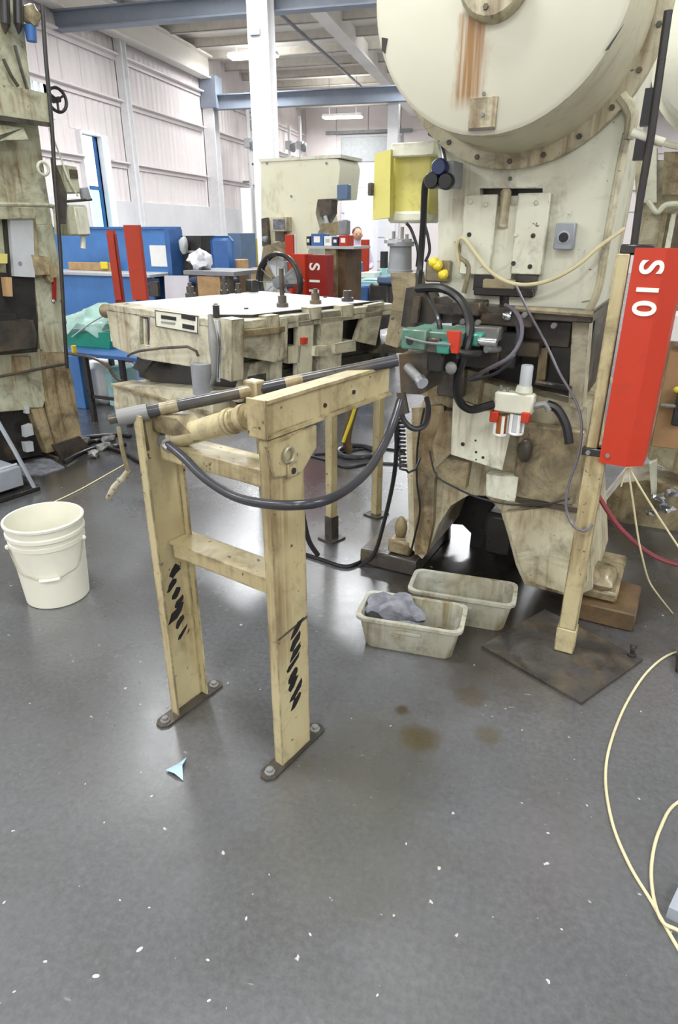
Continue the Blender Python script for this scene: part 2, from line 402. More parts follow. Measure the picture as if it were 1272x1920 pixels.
def ribbed(w, z0, z1, ribs=5):
    """a cladding sheet of trapezoid ribs: runs along y, ribs stand out in x"""
    m = MB(); prof = []
    for k in range(ribs):
        b = k * w / ribs; prof += [(0, b), (0, b + w / ribs * .62), (.012, b + w / ribs * .70), (.012, b + w / ribs * .92)]
    prof.append((0, w)); lo = [m.bm.verts.new((x, y, z0)) for x, y in prof]; hi = [m.bm.verts.new((x, y, z1)) for x, y in prof]
    for i in range(len(prof) - 1): m.bm.faces.new((lo[i], lo[i + 1], hi[i + 1], hi[i]))
    return m
sheets = {}
def sheet(y, z0, z1, w=0.62):
    key = (round(z0, 2), round(z1, 2), w)
    if key not in sheets:
        ob = ribbed(w - .012, z0, z1, 3).build('cladding_panel', 'wall', wl); sheets[key] = ob.data
    else:
        ob = bpy.data.objects.new('cladding_panel', sheets[key]); COL.objects.link(ob); ob.parent = wl
    ob.location = (XL - .035, y, 0)
y = 8.4
while y < YB - .1:
    if y + .62 > DY0 and y < DY1 + .2: sheet(y, DZ + .06, ZC)
    elif y + .62 > WY0 and y < WY1:
        sheet(y, 2.0, WZ0); sheet(y, WZ1, ZC)
    else: sheet(y, 2.0, ZC)
    y += .62
y = 8.4
while y < YB - .2:
    if not (y + 1.5 > DY0 and y < DY1 + .2): MB().box(XL - .04, XL + .03, y, y + 1.49, 0, 2.0, .004).build('liner_panel', 'wains', wl)
    else:
        if y < DY0 - .05: MB().box(XL - .04, XL + .03, y, DY0 - .02, 0, 2.0, .004).build('liner_panel', 'wains', wl)
        if y + 1.49 > DY1 + .25: MB().box(XL - .04, XL + .03, DY1 + .24, y + 1.49, 0, 2.0, .004).build('liner_panel', 'wains', wl)
    y += 1.5
bays = [(8.4, 13.9), (14.15, 17.8), (18.3, 22.0), (22.2, 26.5)]
for a, b in bays:
    for z in (2.73, 3.86, 4.66):
        if z < DZ and a < DY0 < b:
            for c, d in ((a, DY0 - .02), (DY1 + .26, b)):
                MB().box(XL, XL + .12, c, d, z - .015, z + .015).box(XL, XL + .014, c, d, z - .10, z + .015).build('girt', 'wall', wl)
        else: MB().box(XL, XL + .12, a, b, z - .015, z + .015).box(XL, XL + .014, a, b, z - .10, z + .015).build('girt', 'wall', wl)
for y in (14.02, 22.1, 10.0):
    MB().box(XL, XL + .16, y - .1, y - .08, 0, ZC).box(XL, XL + .16, y + .08, y + .1, 0, ZC).box(XL + .07, XL + .09, y - .08, y + .08, 0, ZC).build('wall_post', 'white', wl)
pil = MB().box(XL, XL + .30, 17.88, 17.92, 0, 4.3).box(XL, XL + .30, 18.16, 18.2, 0, 4.3).box(XL + .14, XL + .16, 17.9, 18.18, 0, 4.3).build('trim_1', 'white', kind='structure')
MB().box(XL, XL + .42, 17.82, 18.26, 4.30, 5.0).build('head_bracket', 'beam', pil)
MB().box(XL + .05, XL + .32, 8, 18, 4.93, 4.97).box(XL + .17, XL + .2, 8, 18, 4.97, 5.4).box(XL + .05, XL + .32, 8, 18, 5.4, 5.44).build('trim_2', 'ceil', kind='structure')
# open daylight door and small window
d1 = MB().box(XL - .12, XL + .06, DY1, DY1 + .24, 0, DZ + .04).box(XL - .12, XL + .06, DY0 - .06, DY0, 0, DZ + .04).box(XL - .12, XL + .06, DY0, DY1, DZ, DZ + .06).build('door_1', 'white', kind='structure')
MB().box(XL - .11, XL - .07, DY0, DY0 + .05, 0, DZ).box(XL - .11, XL - .07, DY1 - .07, DY1, 0, DZ).build('door_stile', 'blue_m', d1)
MB().box(XL - .11, XL - .07, DY0 + .05, DY1 - .07, 2.17, 2.24).build('mid_rail', 'blue_m', d1)
MB().box(XL - .095, XL - .085, DY0 + .05, DY1 - .07, 2.24, DZ).build('pane', 'pane', d1)
MB().box(XL - .095, XL - .085, DY0 + .05, DY1 - .07, .1, 2.17).build('pane', 'pane_cyan', d1)
w1 = MB().box(XL - .1, XL + .03, WY0, WY1, WZ1, WZ1 + .05).box(XL - .1, XL + .03, WY0, WY1, WZ0 - .05, WZ0).box(XL - .1, XL + .03, WY0 - .05, WY0, WZ0 - .05, WZ1 + .05).box(XL - .1, XL + .03, WY1, WY1 + .05, WZ0 - .05, WZ1 + .05).build('window_1', 'wall', kind='structure')
for k in range(3): MB().box(XL - .09, XL - .05, WY0 + .15 + k * .17, WY0 + .18 + k * .17, WZ0, WZ1).build('glazing_bar', 'white', w1)
MB().box(XL - .085, XL - .08, WY0, WY1, WZ0, WZ1).build('pane', 'pane', w1)
# far wall with a closed overhead door
wb = MB().box(-9.5, 14, YB, YB + .1, 0, 5.7).build('wall_back', 'wall', kind='structure')
for i in range(12): MB().box(-8.2 + i * 1.2, -8.2 + i * 1.2 + 1.18, YB - .05, YB, 2.0 if not 1 <= i <= 3 else 4.72, ZC, .01).build('cladding_panel', 'wall', wb)
for z in (2.7, 3.8): MB().box(-4.4, 9, YB - .16, YB - .05, z - .02, z + .02).build('girt', 'wall', wb)
d2 = MB().box(-6.85, -4.55, YB - .06, YB, 0, 4.62).build('door_2', 'wains', kind='structure')
for k in range(5): MB().box(-6.83, -4.57, YB - .09, YB - .06, .3 + k * .86, .3 + k * .86 + .82, .02).build('door_panel', 'lgrey' if k == 4 else 'sheet', d2)
MB().box(-7.4, -4.2, YB - .16, YB - .05, 4.66, 4.76).build('track_rail', 'grey', d2)
MB().box(14, 14.1, -9.1, 27.2, 0, ZC).build('wall_right', 'wall', kind='structure')
MB().box(-9.5, 14.1, -9.1, -9.0, 0, ZC).build('wall_front', 'wall', kind='structure')
# beams and columns
def ibeam(name, x0, x1, y, z0, z1):
    return MB().box(x0, x1, y - .11, y + .11, z0, z0 + .025).box(x0, x1, y - .11, y + .11, z1 - .025, z1).box(x0, x1, y - .012, y + .012, z0 + .025, z1 - .025).build(name, 'beam', kind='structure')
ibeam('trim_3', XL, 9, 12.1, 4.64, 4.93)
ibeam('trim_4', XL + .3, 9, 18.0, 4.27, 4.60)
MB().box(-4.22, -3.92, 12.3, 26.5, 5.12, 5.16).box(-4.09, -4.05, 12.3, 26.5, 5.16, 5.56).build('trim_5', 'ceil', kind='structure')
def column(name, x, y, w, h):
    return MB().box(x - w / 2, x + w / 2, y - w / 2, y - w / 2 + .03, 0, h).box(x - w / 2, x + w / 2, y + w / 2 - .03, y + w / 2, 0, h).box(x - .02, x + .02, y - w / 2 + .03, y + w / 2 - .03, 0, h).build(name, 'white', kind='structure')
c6 = column('trim_6', -4.35, 11.78, .34, ZC)
MB().box(-4.47, -4.30, 11.56, 11.61, 4.25, 4.33).build('clip', 'grey', c6)
c7 = column('trim_7', -3.36, 18.3, .26, 4.28)
MB().tube([(-5.0, 12.2, 5.3), (-5.02, 22.4, 5.3)], .035, 8, 1).build('trim_8', 'grey', kind='structure')
bp = MB().box(-4.78, -4.60, 11.6, 11.78, .9, 2.1).build('trim_9', 'white', kind='structure')
MB().box(-4.79, -4.59, 11.59, 11.79, 0, 1.3).build('yellow_sleeve', 'yel', bp)
# ceiling lamps (the hall's own light, plus uplights and lamps added for the roof)
def hall_lamp(x, y, z, seen=False, k=1.0):
    if seen:
        t = thing('hall_lamp', seen, 'ceiling lamp', ROOM, 'linear lamps hung under the roof')
        t.location = (x, y, z)
        MB().prism([(-.10, .07), (.10, .07), (.19, -.005), (-.19, -.005)], -.6, .6, 'y').build('housing', 'white', t).rotation_euler.z = PI / 2
        MB().box(-.6, .6, -.18, .18, -.045, -.006, .02).build('diffuser', 'lamp', t)
        for k in (-.42, .42): MB().cyl((k, 0, .07), (k, 0, ZC - z - .02), .008, seg=6).build('hanger', 'grey', t)
    ld = bpy.data.lights.new('hall_lamp_light', 'AREA'); ld.shape = 'RECTANGLE'; ld.size = 1.3; ld.size_y = .5; ld.energy = LAMP_W * k; ld.color = (.945, .975, 1.0)
    lo = bpy.data.objects.new('hall_lamp_light', ld); COL.objects.link(lo); lo.location = (x, y, z - .06)
    lu = ld.copy(); lu.energy = ROOF_FILL_W; lu.size = 1.3; l2 = bpy.data.objects.new('roof_fill_light', lu); COL.objects.link(l2); l2.location = (x, y, z + .08); l2.rotation_euler = (PI, 0, 0)  # added fill above each lamp, lifts the roof deck
hall_lamp(-6.7, 17.5, 5.28, 'white linear ceiling lamp beside the white column, in front of the far beam', k=.6)
hall_lamp(-5.62, 22.0, 4.58, 'white linear ceiling lamp hung low beyond the far blue grey beam')
for x in (-6.2, -1.2, 3.8, 8.8):
    for y in (-7.0, -3.0, 1.5): hall_lamp(x, y, 4.95)
for x in (0.2, 6.2):
    for y in (13.5, 18, 23): hall_lamp(x, y, 4.95)
hall_lamp(-6.4, 24.8, 4.95, k=.7); hall_lamp(-2.5, 17.6, 5.25, k=.6); hall_lamp(-1.5, 22.0, 4.95, k=.6)  # last two: unseen lamps added to brighten the roof
for x, y in ((-4.6, 6.1), (-3.9, 8.4), (-4.6, 10.6), (-4.9, 12.9), (-2.2, 10.2), (-.8, 13.0), (3.3, 11.5)): hall_lamp(x, y, 4.95, k=.62 if x < -3 else .85)

# ================================================================== THE PRESS S10
P = Fr(0, 2.5, -13)
def stained_disc():
    t = NT('pale_cream_enamel_with_rust_run'); v = t.coords()
    c = t.mix(t.rampv(t.noise(v, 4, 4), .4, .75, 0, .3), lin('#d6d4c0'), lin('#c5c2a8'))
    sx = t.n('ShaderNodeSeparateXYZ'); t.l(v, sx.inputs[0])
    wob = t.math('MULTIPLY', t.math('SUBTRACT', t.noise(t.coords((5, 5, 3)), 6, 4), .5), .05)
    x = t.math('ADD', sx.outputs[0], wob)
    bx = t.math('MULTIPLY', t.rampv(t.math('ADD', x, .2), .035, .055), t.rampv(t.math('ADD', x, .2), .125, .145, 1, 0))
    bz = t.math('MULTIPLY', t.rampv(t.math('SUBTRACT', sx.outputs[2], 1.0), .76, .80), t.rampv(t.math('SUBTRACT', sx.outputs[2], 1.0), .99, 1.0, 1, 0))
    st = t.rampv(t.noise(t.coords((60, 60, 1.2)), 1.0, 4), .36, .6, .05, .9)
    c = t.mix(t.math('MULTIPLY', t.math('MULTIPLY', bx, bz), st), c, lin('#9a6a2c'))
    t.l(c, t.b.inputs['Base Color']); t.b.inputs['Roughness'].default_value = .4
    return t.m
M['disc_stain'] = stained_disc()
press = thing('punch_press', 'tall cream punch press with round flywheel guard and rust streaks, behind the red S10 cover', 'press', P)
XZ = lambda pts, d=0: P.xz(pts, d)
up = XZ([(822, 520), (842, 590), (1112, 592), (1150, 400), (1186, 180)])
xl, xr = up[0][0], up[-1][0]
slot = XZ([(900, 353), (1018, 353), (1018, 367), (900, 367)])
MB().prism([(xl - .03, 2.55), (xl - .03, 1.75)] + up[:1] + up[1:] + [(xr, 2.55)], 0, .50, 'y', [slot]).build('frame', 'cream', press)
pbox(MB(), P, .05, 895, 345, 1024, 374, .3).build('slot_shade_box', 'dark_steel', press)  # dark box behind the slot stands in for its shaded inside
# bore cover, guard drum and flange
cx, cz = -.055, 2.05
MB().lathe([(.37, -.03), (.418, -.028), (.418, 0.01)], (cx, 0, cz), 'y', 56).build('guard_flange', 'cream_rust', press)
gd = MB().lathe([(0, -.352), (.340, -.352), (.352, -.345), (.3522, -.3448)], (cx, 0, cz), 'y', 64).build('flywheel_guard', 'disc_stain', press)
MB().lathe([(.3518, -.3452), (.3525, -.345), (.372, -.03), (.372, 0)], (cx, 0, cz), 'y', 64).build('guard_rim', 'rim', gd)
for q in ((845, 262), (898, 285), (957, 291), (1018, 278), (1083, 247), (1144, 197), (1197, 130), (1232, 45)):
    a = P.pix(*q, -.03); ang = math.atan2(a[2] - cz, a[0] - cx)
    bolt((cx + .394 * math.cos(ang), -.029, cz + .394 * math.sin(ang)), .009, .005).build('flange_bolt', 'oil_steel', press)
hub = MB().lathe([(.030, -.392), (.085, -.392), (.094, -.382), (.097, -.350), (.03, -.350)], (cx, 0, cz + .005), 'y', 32).build('hub_plate', 'cream_rust', press)
MB().lathe([(0, -.372), (.030, -.372), (.030, -.35)], (cx, 0, cz + .005), 'y', 20).build('bore', 'dark_steel', hub)
MB().lathe([(0, -.41), (.018, -.41), (.022, -.40), (.022, -.372)], (cx, 0, cz + .005), 'y', 12).build('shaft_nut', 'oil_steel', hub)
for k in range(6):
    a = k * PI / 3 + .35
    bolt((cx + .066 * math.cos(a), -.392, cz + .005 + .066 * math.sin(a)), .008, .006).build('hub_bolt', 'oil_steel', hub)
ap = pbox(MB(), P, -.360, 880, 182, 931, 244, .01, .002).build('access_plate', 'cream_rust', gd)
for q in ((908, 176), (906, 215)): bolt(P.pix(*q, -.361), .006, .004).build('plate_bolt', 'steel', ap)
pbox(MB(), P, -.364, 880, 239, 926, 244, .006).build('plate_latch', 'oil_steel', ap)
for pts in ([(716, 70), (727, 72), (722, 100), (716, 95)], [(1135, 95), (1170, 45), (1166, 52), (1142, 92)]):
    pprism(MB(), P, -.354, pts, .004).build('paint_chip', 'dark_steel', gd)
bolt(P.pix(957, 335, -.002), .007, .006).build('frame_bolt', 'oil_steel', press)
# ram and its guide plates
for (a, b, c, d, nm) in ((866, 365, 926, 515, 'guide_plate'), (964, 362, 1024, 515, 'guide_plate')):
    g = pbox(MB(), P, -.035, a, b, c, d, .034, .003).build(nm, 'cream', press)
    dots = ((884, 378), (912, 383), (880, 440), (876, 496), (902, 497)) if a < 900 else ((1006, 380), (968, 440), (1000, 442), (963, 494), (994, 500))
    for i, q in enumerate(dots):
        if i in (2, 3) or (a > 900 and i == 4): MB().lathe([(0, 0), (.008, 0), (.008, .004)], P.pix(*q, -.037), 'y', 12).build('bolt_hole', 'dark_steel', g)
        else: bolt(P.pix(*q, -.035), .008, .007).build('bolt', 'cream', g)
ram = pbox(MB(), P, -.012, 924, 385, 966, 530, .06, .003).build('ram', 'cream', press)
pp = P.pix(948, 360, -.02); MB().tube([(pp[0], -.01, pp[2] - .11), (pp[0], -.01, pp[2])], .018, 14, 1).ball((pp[0], -.01, pp[2]), .018, .018, .012).build('ram_screw', 'cream_rust', ram)
pbox(MB(), P, -.03, 888, 516, 924, 545, .2).build('ram_shoe', 'dark_steel', press)
pbox(MB(), P, -.03, 962, 516, 1006, 545, .2).build('ram_shoe', 'oil_steel', press)
pbox(MB(), P, -.05, 905, 524, 965, 542, .2, .004).build('punch_holder', 'cream_oily', press)
pbox(MB(), P, -.04, 888, 540, 1000, 556, .2, .004).build('punch_plate', 'dark_steel', press)
MB().cyl(P.pix(950, 552, .03), P.pix(950, 578, .03), .035, seg=14).build('punch', 'dark_steel', press)
# box with three dark knobs, grey button box
cb = pbox(MB(), P, -.14, 808, 302, 851, 352, .10, .004).build('selector_box', 'sgrey', press)
for q in ((830, 314), (816, 339), (842, 341)):
    a = P.pix(*q, -.14); MB().lathe([(0, -.040), (.022, -.040), (.026, -.034), (.026, -.012), (.016, -.010), (.016, 0)], a, 'y', 18).build('knob', 'blue_d' if q[1] < 330 else 'black', cb)
gb = pbox(MB(), P, -.05, 1040, 418, 1076, 468, .05, .003).build('button_box', 'sgrey', press)
a = P.pix(1058, 445, -.05); MB().lathe([(0, -.016), (.013, -.016), (.015, -.012), (.015, 0)], a, 'y', 18).build('push_button', 'black', gb)
MB().lathe([(.015, -.004), (.020, -.004), (.020, 0)], a, 'y', 18).build('button_ring', 'lgrey', gb)
# frame right edge conduit
cd = MB().tube(P.p3([(1176, 250, -.02), (1160, 330, -.02), (1135, 470, -.02), (1122, 545, -.02), (1100, 590, -.02)]), .013, 8).build('conduit', 'cream_rust', press)
MB().tube(P.p3([(1165, 180, -.02), (1185, 215, -.02), (1178, 262, -.02)]), [.02, .02, .016], 8, 3).build('conduit_elbow', 'cream_rust', cd)
pprism(MB(), P, -.008, [(1096, 470), (1128, 440), (1118, 560), (1090, 566)], .008).build('side_strip', 'cream', press)
# bolster, die set, throat
bo = MB().box(-.27, .285, -.10, .45, 1.165, 1.20, .004).build('bolster_plate', 'oil_steel', press)
MB().tube([(.03, -.11, 1.20), (.285, -.11, 1.195)], .011, 8, 1).build('bolster_bar', 'cream_oily', bo)
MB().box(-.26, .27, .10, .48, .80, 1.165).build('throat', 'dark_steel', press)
pprism(MB(), P, -.02, [(1074, 600), (1106, 597), (1092, 770), (1066, 760)], .10).build('knee_strut', 'cream_rust', press)
pprism(MB(), P, .0, [(1012, 655), (1028, 650), (1022, 712), (1006, 712)], .06).build('knee_strut', 'cream_oily', press)
pprism(MB(), P, -.06, [(868, 690), (905, 700), (895, 760), (862, 748)], .10).build('knee_bracket', 'cream_oily', press)
for i, (a, b, c, d, dd, mt) in enumerate(((846, 566, 900, 592, -.14, 'oil_steel'), (900, 588, 1000, 612, -.12, 'oil_steel'), (850, 612, 935, 640, -.16, 'steel'), (905, 622, 968, 690, -.10, 'dark_steel'),
                                      (970, 600, 1072, 650, .02, 'oil_steel'), (1028, 640, 1074, 720, .03, 'dark_steel'), (930, 640, 1010, 668, -.06, 'oil_steel'), (850, 655, 935, 690, -.12, 'dark_steel'), (820, 690, 870, 745, -.10, 'oil_steel'))):
    pbox(MB(), P, dd, a, b, c, d, .12, .005).build('die_block', mt, bo)
MB().ball(P.pix(952, 592, -.13), .018, .012, .014, .5).build('die_clamp', 'chrome', bo)
MB().cyl(P.pix(912, 655, -.16), P.pix(936, 655, -.10), .013, seg=10).build('die_pin', 'steel', bo)
for q in ((870, 602), (898, 604), (985, 590), (1040, 610)): bolt(P.pix(*q, -.14), .010, .02).build('die_bolt', 'steel', bo)
# lower body with its arch
low = XZ([(762, 800), (768, 1025), (792, 1048), (806, 1030), (822, 985), (846, 948), (880, 928), (912, 930), (938, 955), (952, 1000), (968, 1060), (984, 1096), (1076, 1120), (1112, 1104)])
low += [(.345, .55), (.30, .86), (-.20, .93), (-.30, .86), (-.365, .74)]
MB().prism(low, 0, .5, 'y').build('base_frame', 'cream_rust', press)
MB().prism(XZ([(772, 765), (832, 760), (836, 800), (815, 905), (812, 985), (800, 1040), (778, 1040)], -.035), -.035, .0, 'y').build('leg_rib', 'cream_oily', press)
sk = MB().prism(XZ([(948, 962), (1106, 940), (1100, 1100), (1060, 1112), (992, 1090), (970, 1050)], -.05), -.05, .0, 'y').build('leg_casting', 'cream_rust', press)
pbox(MB(), P, -.05, 965, 800, 1090, 945, .05, .01).build('apron', 'cream_oily', press)
pbox(MB(), P, -.06, 955, 944, 1100, 952, .02).build('apron_seam', 'oil_steel', press)
cv = pprism(MB(), P, -.075, [(850, 746), (962, 788), (942, 882), (846, 852)], .008).build('cover_plate', 'cream', press)
for q, r in (((868, 833), .008), ((892, 826), .004), ((893, 848), .005), ((906, 858), .006), ((893, 862), .003)):
    MB().lathe([(0, 0), (r, 0), (r, .003)], P.pix(*q, -.077), 'y', 10).build('plate_hole', 'dark_steel', cv)
pprism(MB(), P, -.05, [(815, 855), (880, 868), (872, 918), (822, 900)], .05).build('bracket', 'cream_oily', press)
pprism(MB(), P, -.06, [(912, 888), (972, 896), (966, 942), (912, 930)], .05).build('bracket', 'cream', press)
pprism(MB(), P, -.06, [(835, 770), (852, 772), (846, 850), (815, 880), (812, 830)], .05).build('bracket', 'cream_oily', press)
pprism(MB(), P, -.04, [(795, 660), (868, 690), (862, 760), (845, 765), (790, 740)], .05).build('bracket', 'cream_oily', press)
pbox(MB(), P, .12, 905, 965, 965, 1045, .25, .02).build('arch_shade_box', 'dark_steel', press)  # dark box added so the arch tunnel reads as shaded
pprism(MB(), P, .42, [(790, 905), (985, 915), (1000, 1085), (795, 1062)], .03, [[(842, 982), (868, 984), (884, 1000), (880, 1030), (862, 1048), (840, 1050), (828, 1030), (842, 1014)]]).build('arch_shade_plate', 'dark_steel', press)  # dark plate added as the arch's shade, its hole leaves the bright gap
MB().ball(P.pix(985, 845, -.06), .03, .02, .045, .2).build('oil_port', 'dark_steel', press)
# feet, packing blocks
MB().box(-.47, -.36, .02, .40, .08, .15, .01).ball((-.43, .08, .19), .03, .03, .06).build('foot_lug', 'cream_oily', press)
MB().box(.355, .52, .02, .40, .085, .13, .01).ball((.44, .10, .155), .08, .09, .05, .3).build('foot_lug', 'cream_oily', press)
tag(place(MB().box(-.60, -.32, .0, .42, 0, .078, .006).build('packing_block', 'oil_steel'), P), 'dark oily steel packing block under the left foot of the cream press', 'block', 'packing blocks under the press')
tag(place(MB().box(.33, .60, -.02, .24, 0, .080, .006).build('packing_block', 'wood'), P), 'brown timber packing block under the right foot of the cream press', 'block', 'packing blocks under the press')
# yellow cabinet hung at the left of the frame
yc = pbox(MB(), P, .12, 730, 288, 806, 402, .16, .004).build('control_cabinet', 'yellow', press)
yd = pprism(MB(), P, .06, [(703, 288), (733, 280), (731, 408), (699, 412)], .03).build('cabinet_door', 'yellow', yc)
a = P.pix(699, 355, .06); MB().box(a[0] - .012, a[0] + .006, .04, .07, a[2] - .022, a[2] + .022, .003).build('cabinet_handle', 'oil_steel', yc)
pbox(MB(), P, .08, 733, 266, 815, 293, .22, .004).build('cabinet_hood', 'cream', yc)
pbox(MB(), P, .11, 726, 396, 800, 418, .16, .01).build('cabinet_sump', 'cream', yc)
MB().box(-.36, -.30, .2, .26, 1.50, 1.56).build('cabinet_arm', 'oil_steel', yc)
MB().tube(P.p3([(806, 250, .05), (822, 262, .02), (832, 290, -.04), (834, 305, -.08)]), .008, 8).build('cabinet_cable', 'hose', yc)
# lubricator canister on its arm, yellow valve knobs
ca, cb2 = P.pix(747, 456, .05), P.pix(750, 512, .05)
can = MB().lathe([(.0, 0), (.050, 0), (.050, .012), (.046, .014), (.042, ca[2] - cb2[2] - .012), (.052, ca[2] - cb2[2] - .01), (.052, ca[2] - cb2[2] + .006), (0, ca[2] - cb2[2] + .008)], (cb2[0], .05, cb2[2]), 'z', 24).build('canister', 'grey', press)
MB().lathe([(.0, .004), (.050, .004), (.054, .0), (.054, -.012)], (ca[0], .05, ca[2] + .012), 'z', 24).build('canister_lid', 'chrome', can)
for dx, h in ((-.02, .03), (.015, .045), (.035, .02)): MB().cyl((ca[0] + dx, .05, ca[2]), (ca[0] + dx, .05, ca[2] + h + .012), .007, seg=8).build('canister_fitting', 'steel', can)
MB().box(ca[0] - .065, ca[0] - .045, .03, .06, ca[2] - .09, ca[2] - .03).build('canister_clip', 'black', can)
arm = pprism(MB(), P, -.02, [(732, 512), (778, 512), (782, 545), (768, 600), (745, 652), (722, 645), (738, 560)], .10).build('feed_arm', 'cream_oily', press)
pprism(MB(), P, -.10, [(762, 540), (800, 538), (822, 600), (790, 620), (752, 612)], .10).build('feed_bracket', 'dark_steel', press)
pprism(MB(), P, -.13, [(776, 556), (788, 556), (782, 606), (770, 606)], .02).build('feed_spring', 'oil_steel', press)
pprism(MB(), P, -.06, [(795, 560), (840, 556), (870, 580), (868, 606), (810, 606)], .12).build('feed_bed', 'oil_steel', press)
vb = MB().box(-.335, -.24, -.03, .02, 1.27, 1.345, .006).build('air_valve', 'cream_oily', press)
for q in ((814, 492), (832, 515), (822, 498)): MB().ball(P.pix(*q, -.05), .020, .018, .018, .25).build('valve_knob', 'yel', vb)
MB().tube(P.p3([(870, 550, -.04), (880, 500, -.03), (862, 480, -.03), (858, 452, -.03)]), .01, 8).build('valve_pipe', 'cream_oily', vb)
# green slide feed at the end of the rail
fd = MB(); pbox(fd, P, -.42, 760, 622, 862, 650, .17, .004); fd.build('slide_feed', 'green', press)
fd = bpy.data.objects['slide_feed']
pbox(MB(), P, -.45, 752, 618, 798, 656, .06, .004).build('feed_jaw', 'green', fd)
MB().lathe([(0, 0), (.012, 0), (.012, .003)], P.pix(768, 640, -.452), 'y', 12).build('jaw_hole', 'dark_steel', fd)
pbox(MB(), P, -.44, 797, 634, 824, 662, .06, .004).build('feed_gib', 'oil_steel', fd)
pbox(MB(), P, -.45, 818, 642, 842, 664, .05, .004).build('feed_block', 'teal_d', fd)
rt = MB(); a, b = P.pix(851, 622, -.44), P.pix(852, 662, -.44)
rt.prism([(a[0] - .022, a[2]), (a[0] + .022, a[2]), (b[0] + .012, b[2]), (b[0] - .008, b[2])], -.445, -.42, 'y').build('feed_stop', 'red', fd)
pbox(MB(), P, -.36, 880, 626, 902, 650, .06, .006).build('feed_end', 'teal_d', fd)
MB().lathe([(0, -.01), (.012, -.01), (.014, 0), (.014, .05)], P.pix(903, 640, -.36), 'x', 10).build('feed_fitting', 'chrome', fd)
MB().tube(P.p3([(760, 632, -.46), (800, 642, -.46), (846, 646, -.46)]), .004, 6).build('feed_rod', 'chrome', fd)
pprism(MB(), P, -.40, [(748, 665), (818, 660), (826, 690), (800, 700), (790, 740), (752, 738)], .20).build('feed_carrier', 'oil_steel', fd)
pbox(MB(), P, -.41, 800, 655, 832, 700, .14, .008).build('feed_cylinder', 'dark_steel', fd)
ac = MB().tube([P.pix(765, 688, -.42), P.pix(790, 716, -.47)], .016, 14, 1).build('adjuster', 'steel', fd)
MB().tube([P.pix(788, 713, -.468), P.pix(793, 719, -.48)], .020, 14, 1).build('adjuster_cap', 'chrome', fd)
MB().ball(P.pix(846, 690, -.40), .02, .015, .022).build('feed_stud', 'steel', fd)
MB().tube(P.p3([(752, 735, -.40), (760, 775, -.40)]), .016, 10, 1).build('hose_manifold', 'oil_steel', fd)
MB().tube(P.p3([(842, 652, -.42), (870, 662, -.40), (900, 662, -.34)]), .010, 8).build('feed_tail', 'dark_steel', fd)
# air filter and lubricator set
fr = MB(); pbox(fr, P, -.20, 926, 738, 1000, 776, .05, .006); fr.build('air_filter_set', 'cream', press); fr = bpy.data.objects['air_filter_set']
a = P.pix(988, 684, -.175); b = P.pix(985, 726, -.175)
MB().lathe([(0, a[2] - b[2]), (.018, a[2] - b[2]), (.021, a[2] - b[2] - .004), (.021, .0), (0, 0)], (b[0], -.175, b[2]), 'z', 18).build('regulator_knob', 'lgrey', fr)
MB().lathe([(0, 0), (.016, 0), (.03, .02), (.026, .04), (0, .04)], (b[0] - .002, -.175, b[2] - .035), 'z', 16).build('regulator_bonnet', 'cream', fr)
for q, mt in (((942, 778), 'amber'), ((972, 776), 'lgrey')):
    a = P.pix(*q, -.175); hh = .07
    MB().lathe([(0, -hh), (.014, -hh), (.019, -hh + .006), (.019, 0)], (a[0], -.175, a[2]), 'z', 16).build('bowl', mt, fr)
    gs = MB()
    for k in range(4):
        t_ = k * PI / 2 + .5; gs.tube([(a[0] + .022 * math.cos(t_), -.175 + .022 * math.sin(t_), a[2]), (a[0] + .022 * math.cos(t_), -.175 + .022 * math.sin(t_), a[2] - hh)], .006, 6, 1)
    gs.torus((a[0], -.175, a[2] - hh), .021, .005).build('bowl_guard', 'paper', fr)
for q in ((926, 782), (985, 784)): pbox(MB(), P, -.21, q[0] - 8, q[1] - 10, q[0] + 8, q[1] + 10, .03, .003).build('warning_tag', 'red', fr)
MB().tube(P.p3([(1000, 762, -.175), (1022, 758, -.17), (1030, 770, -.17)]), .012, 8, 2).build('air_fitting', 'steel', fr)
MB().tube(P.p3([(1004, 716, -.16), (1040, 722, -.14), (1070, 728, -.10)]), .009, 8, 2).build('air_valve_stem', 'dark_steel', fr)
for q in ((940, 728), (952, 732)): MB().cyl(P.pix(q[0], q[1] + 12, -.18), P.pix(q[0], q[1] - 6, -.18), .006, seg=8).build('sight_plug', 'steel', fr)
# hoses and cables about the press: each its own thing
def hose(name, label, cat, F, pts, r, mat, group=None, sm=5, seg=8):
    return tag(place(MB().tube(F.p3(pts), r, seg, sm).build(name, mat), F), label, cat, group)
hose('air_hose', 'thick black air hose looping from the green feed down to the filter set', 'hose', P, [(782, 541, -.22), (830, 541, -.24), (866, 565, -.3), (882, 612, -.34), (873, 660, -.38), (858, 710, -.34), (861, 750, -.28), (884, 768, -.24), (926, 758, -.19)], .0145, 'black')
hose('air_hose', 'short black hose dropping onto the top of the green feed', 'hose', P, [(798, 546, -.2), (812, 572, -.28), (822, 598, -.34), (826, 618, -.35)], .009, 'black')
hose('twin_hose', 'outer blue grey hose of the curved pair right of the green feed', 'hose', P, [(948, 572, -.12), (968, 585, -.16), (979, 612, -.2), (975, 642, -.22), (955, 670, -.24), (920, 690, -.24), (880, 710, -.2)], .007, 'bluegrey')
hose('twin_hose', 'inner dark hose of the curved pair right of the green feed', 'hose', P, [(970, 608, -.14), (972, 640, -.17), (960, 675, -.2), (930, 700, -.2), (890, 712, -.18), (872, 712, -.16)], .006, 'hose')
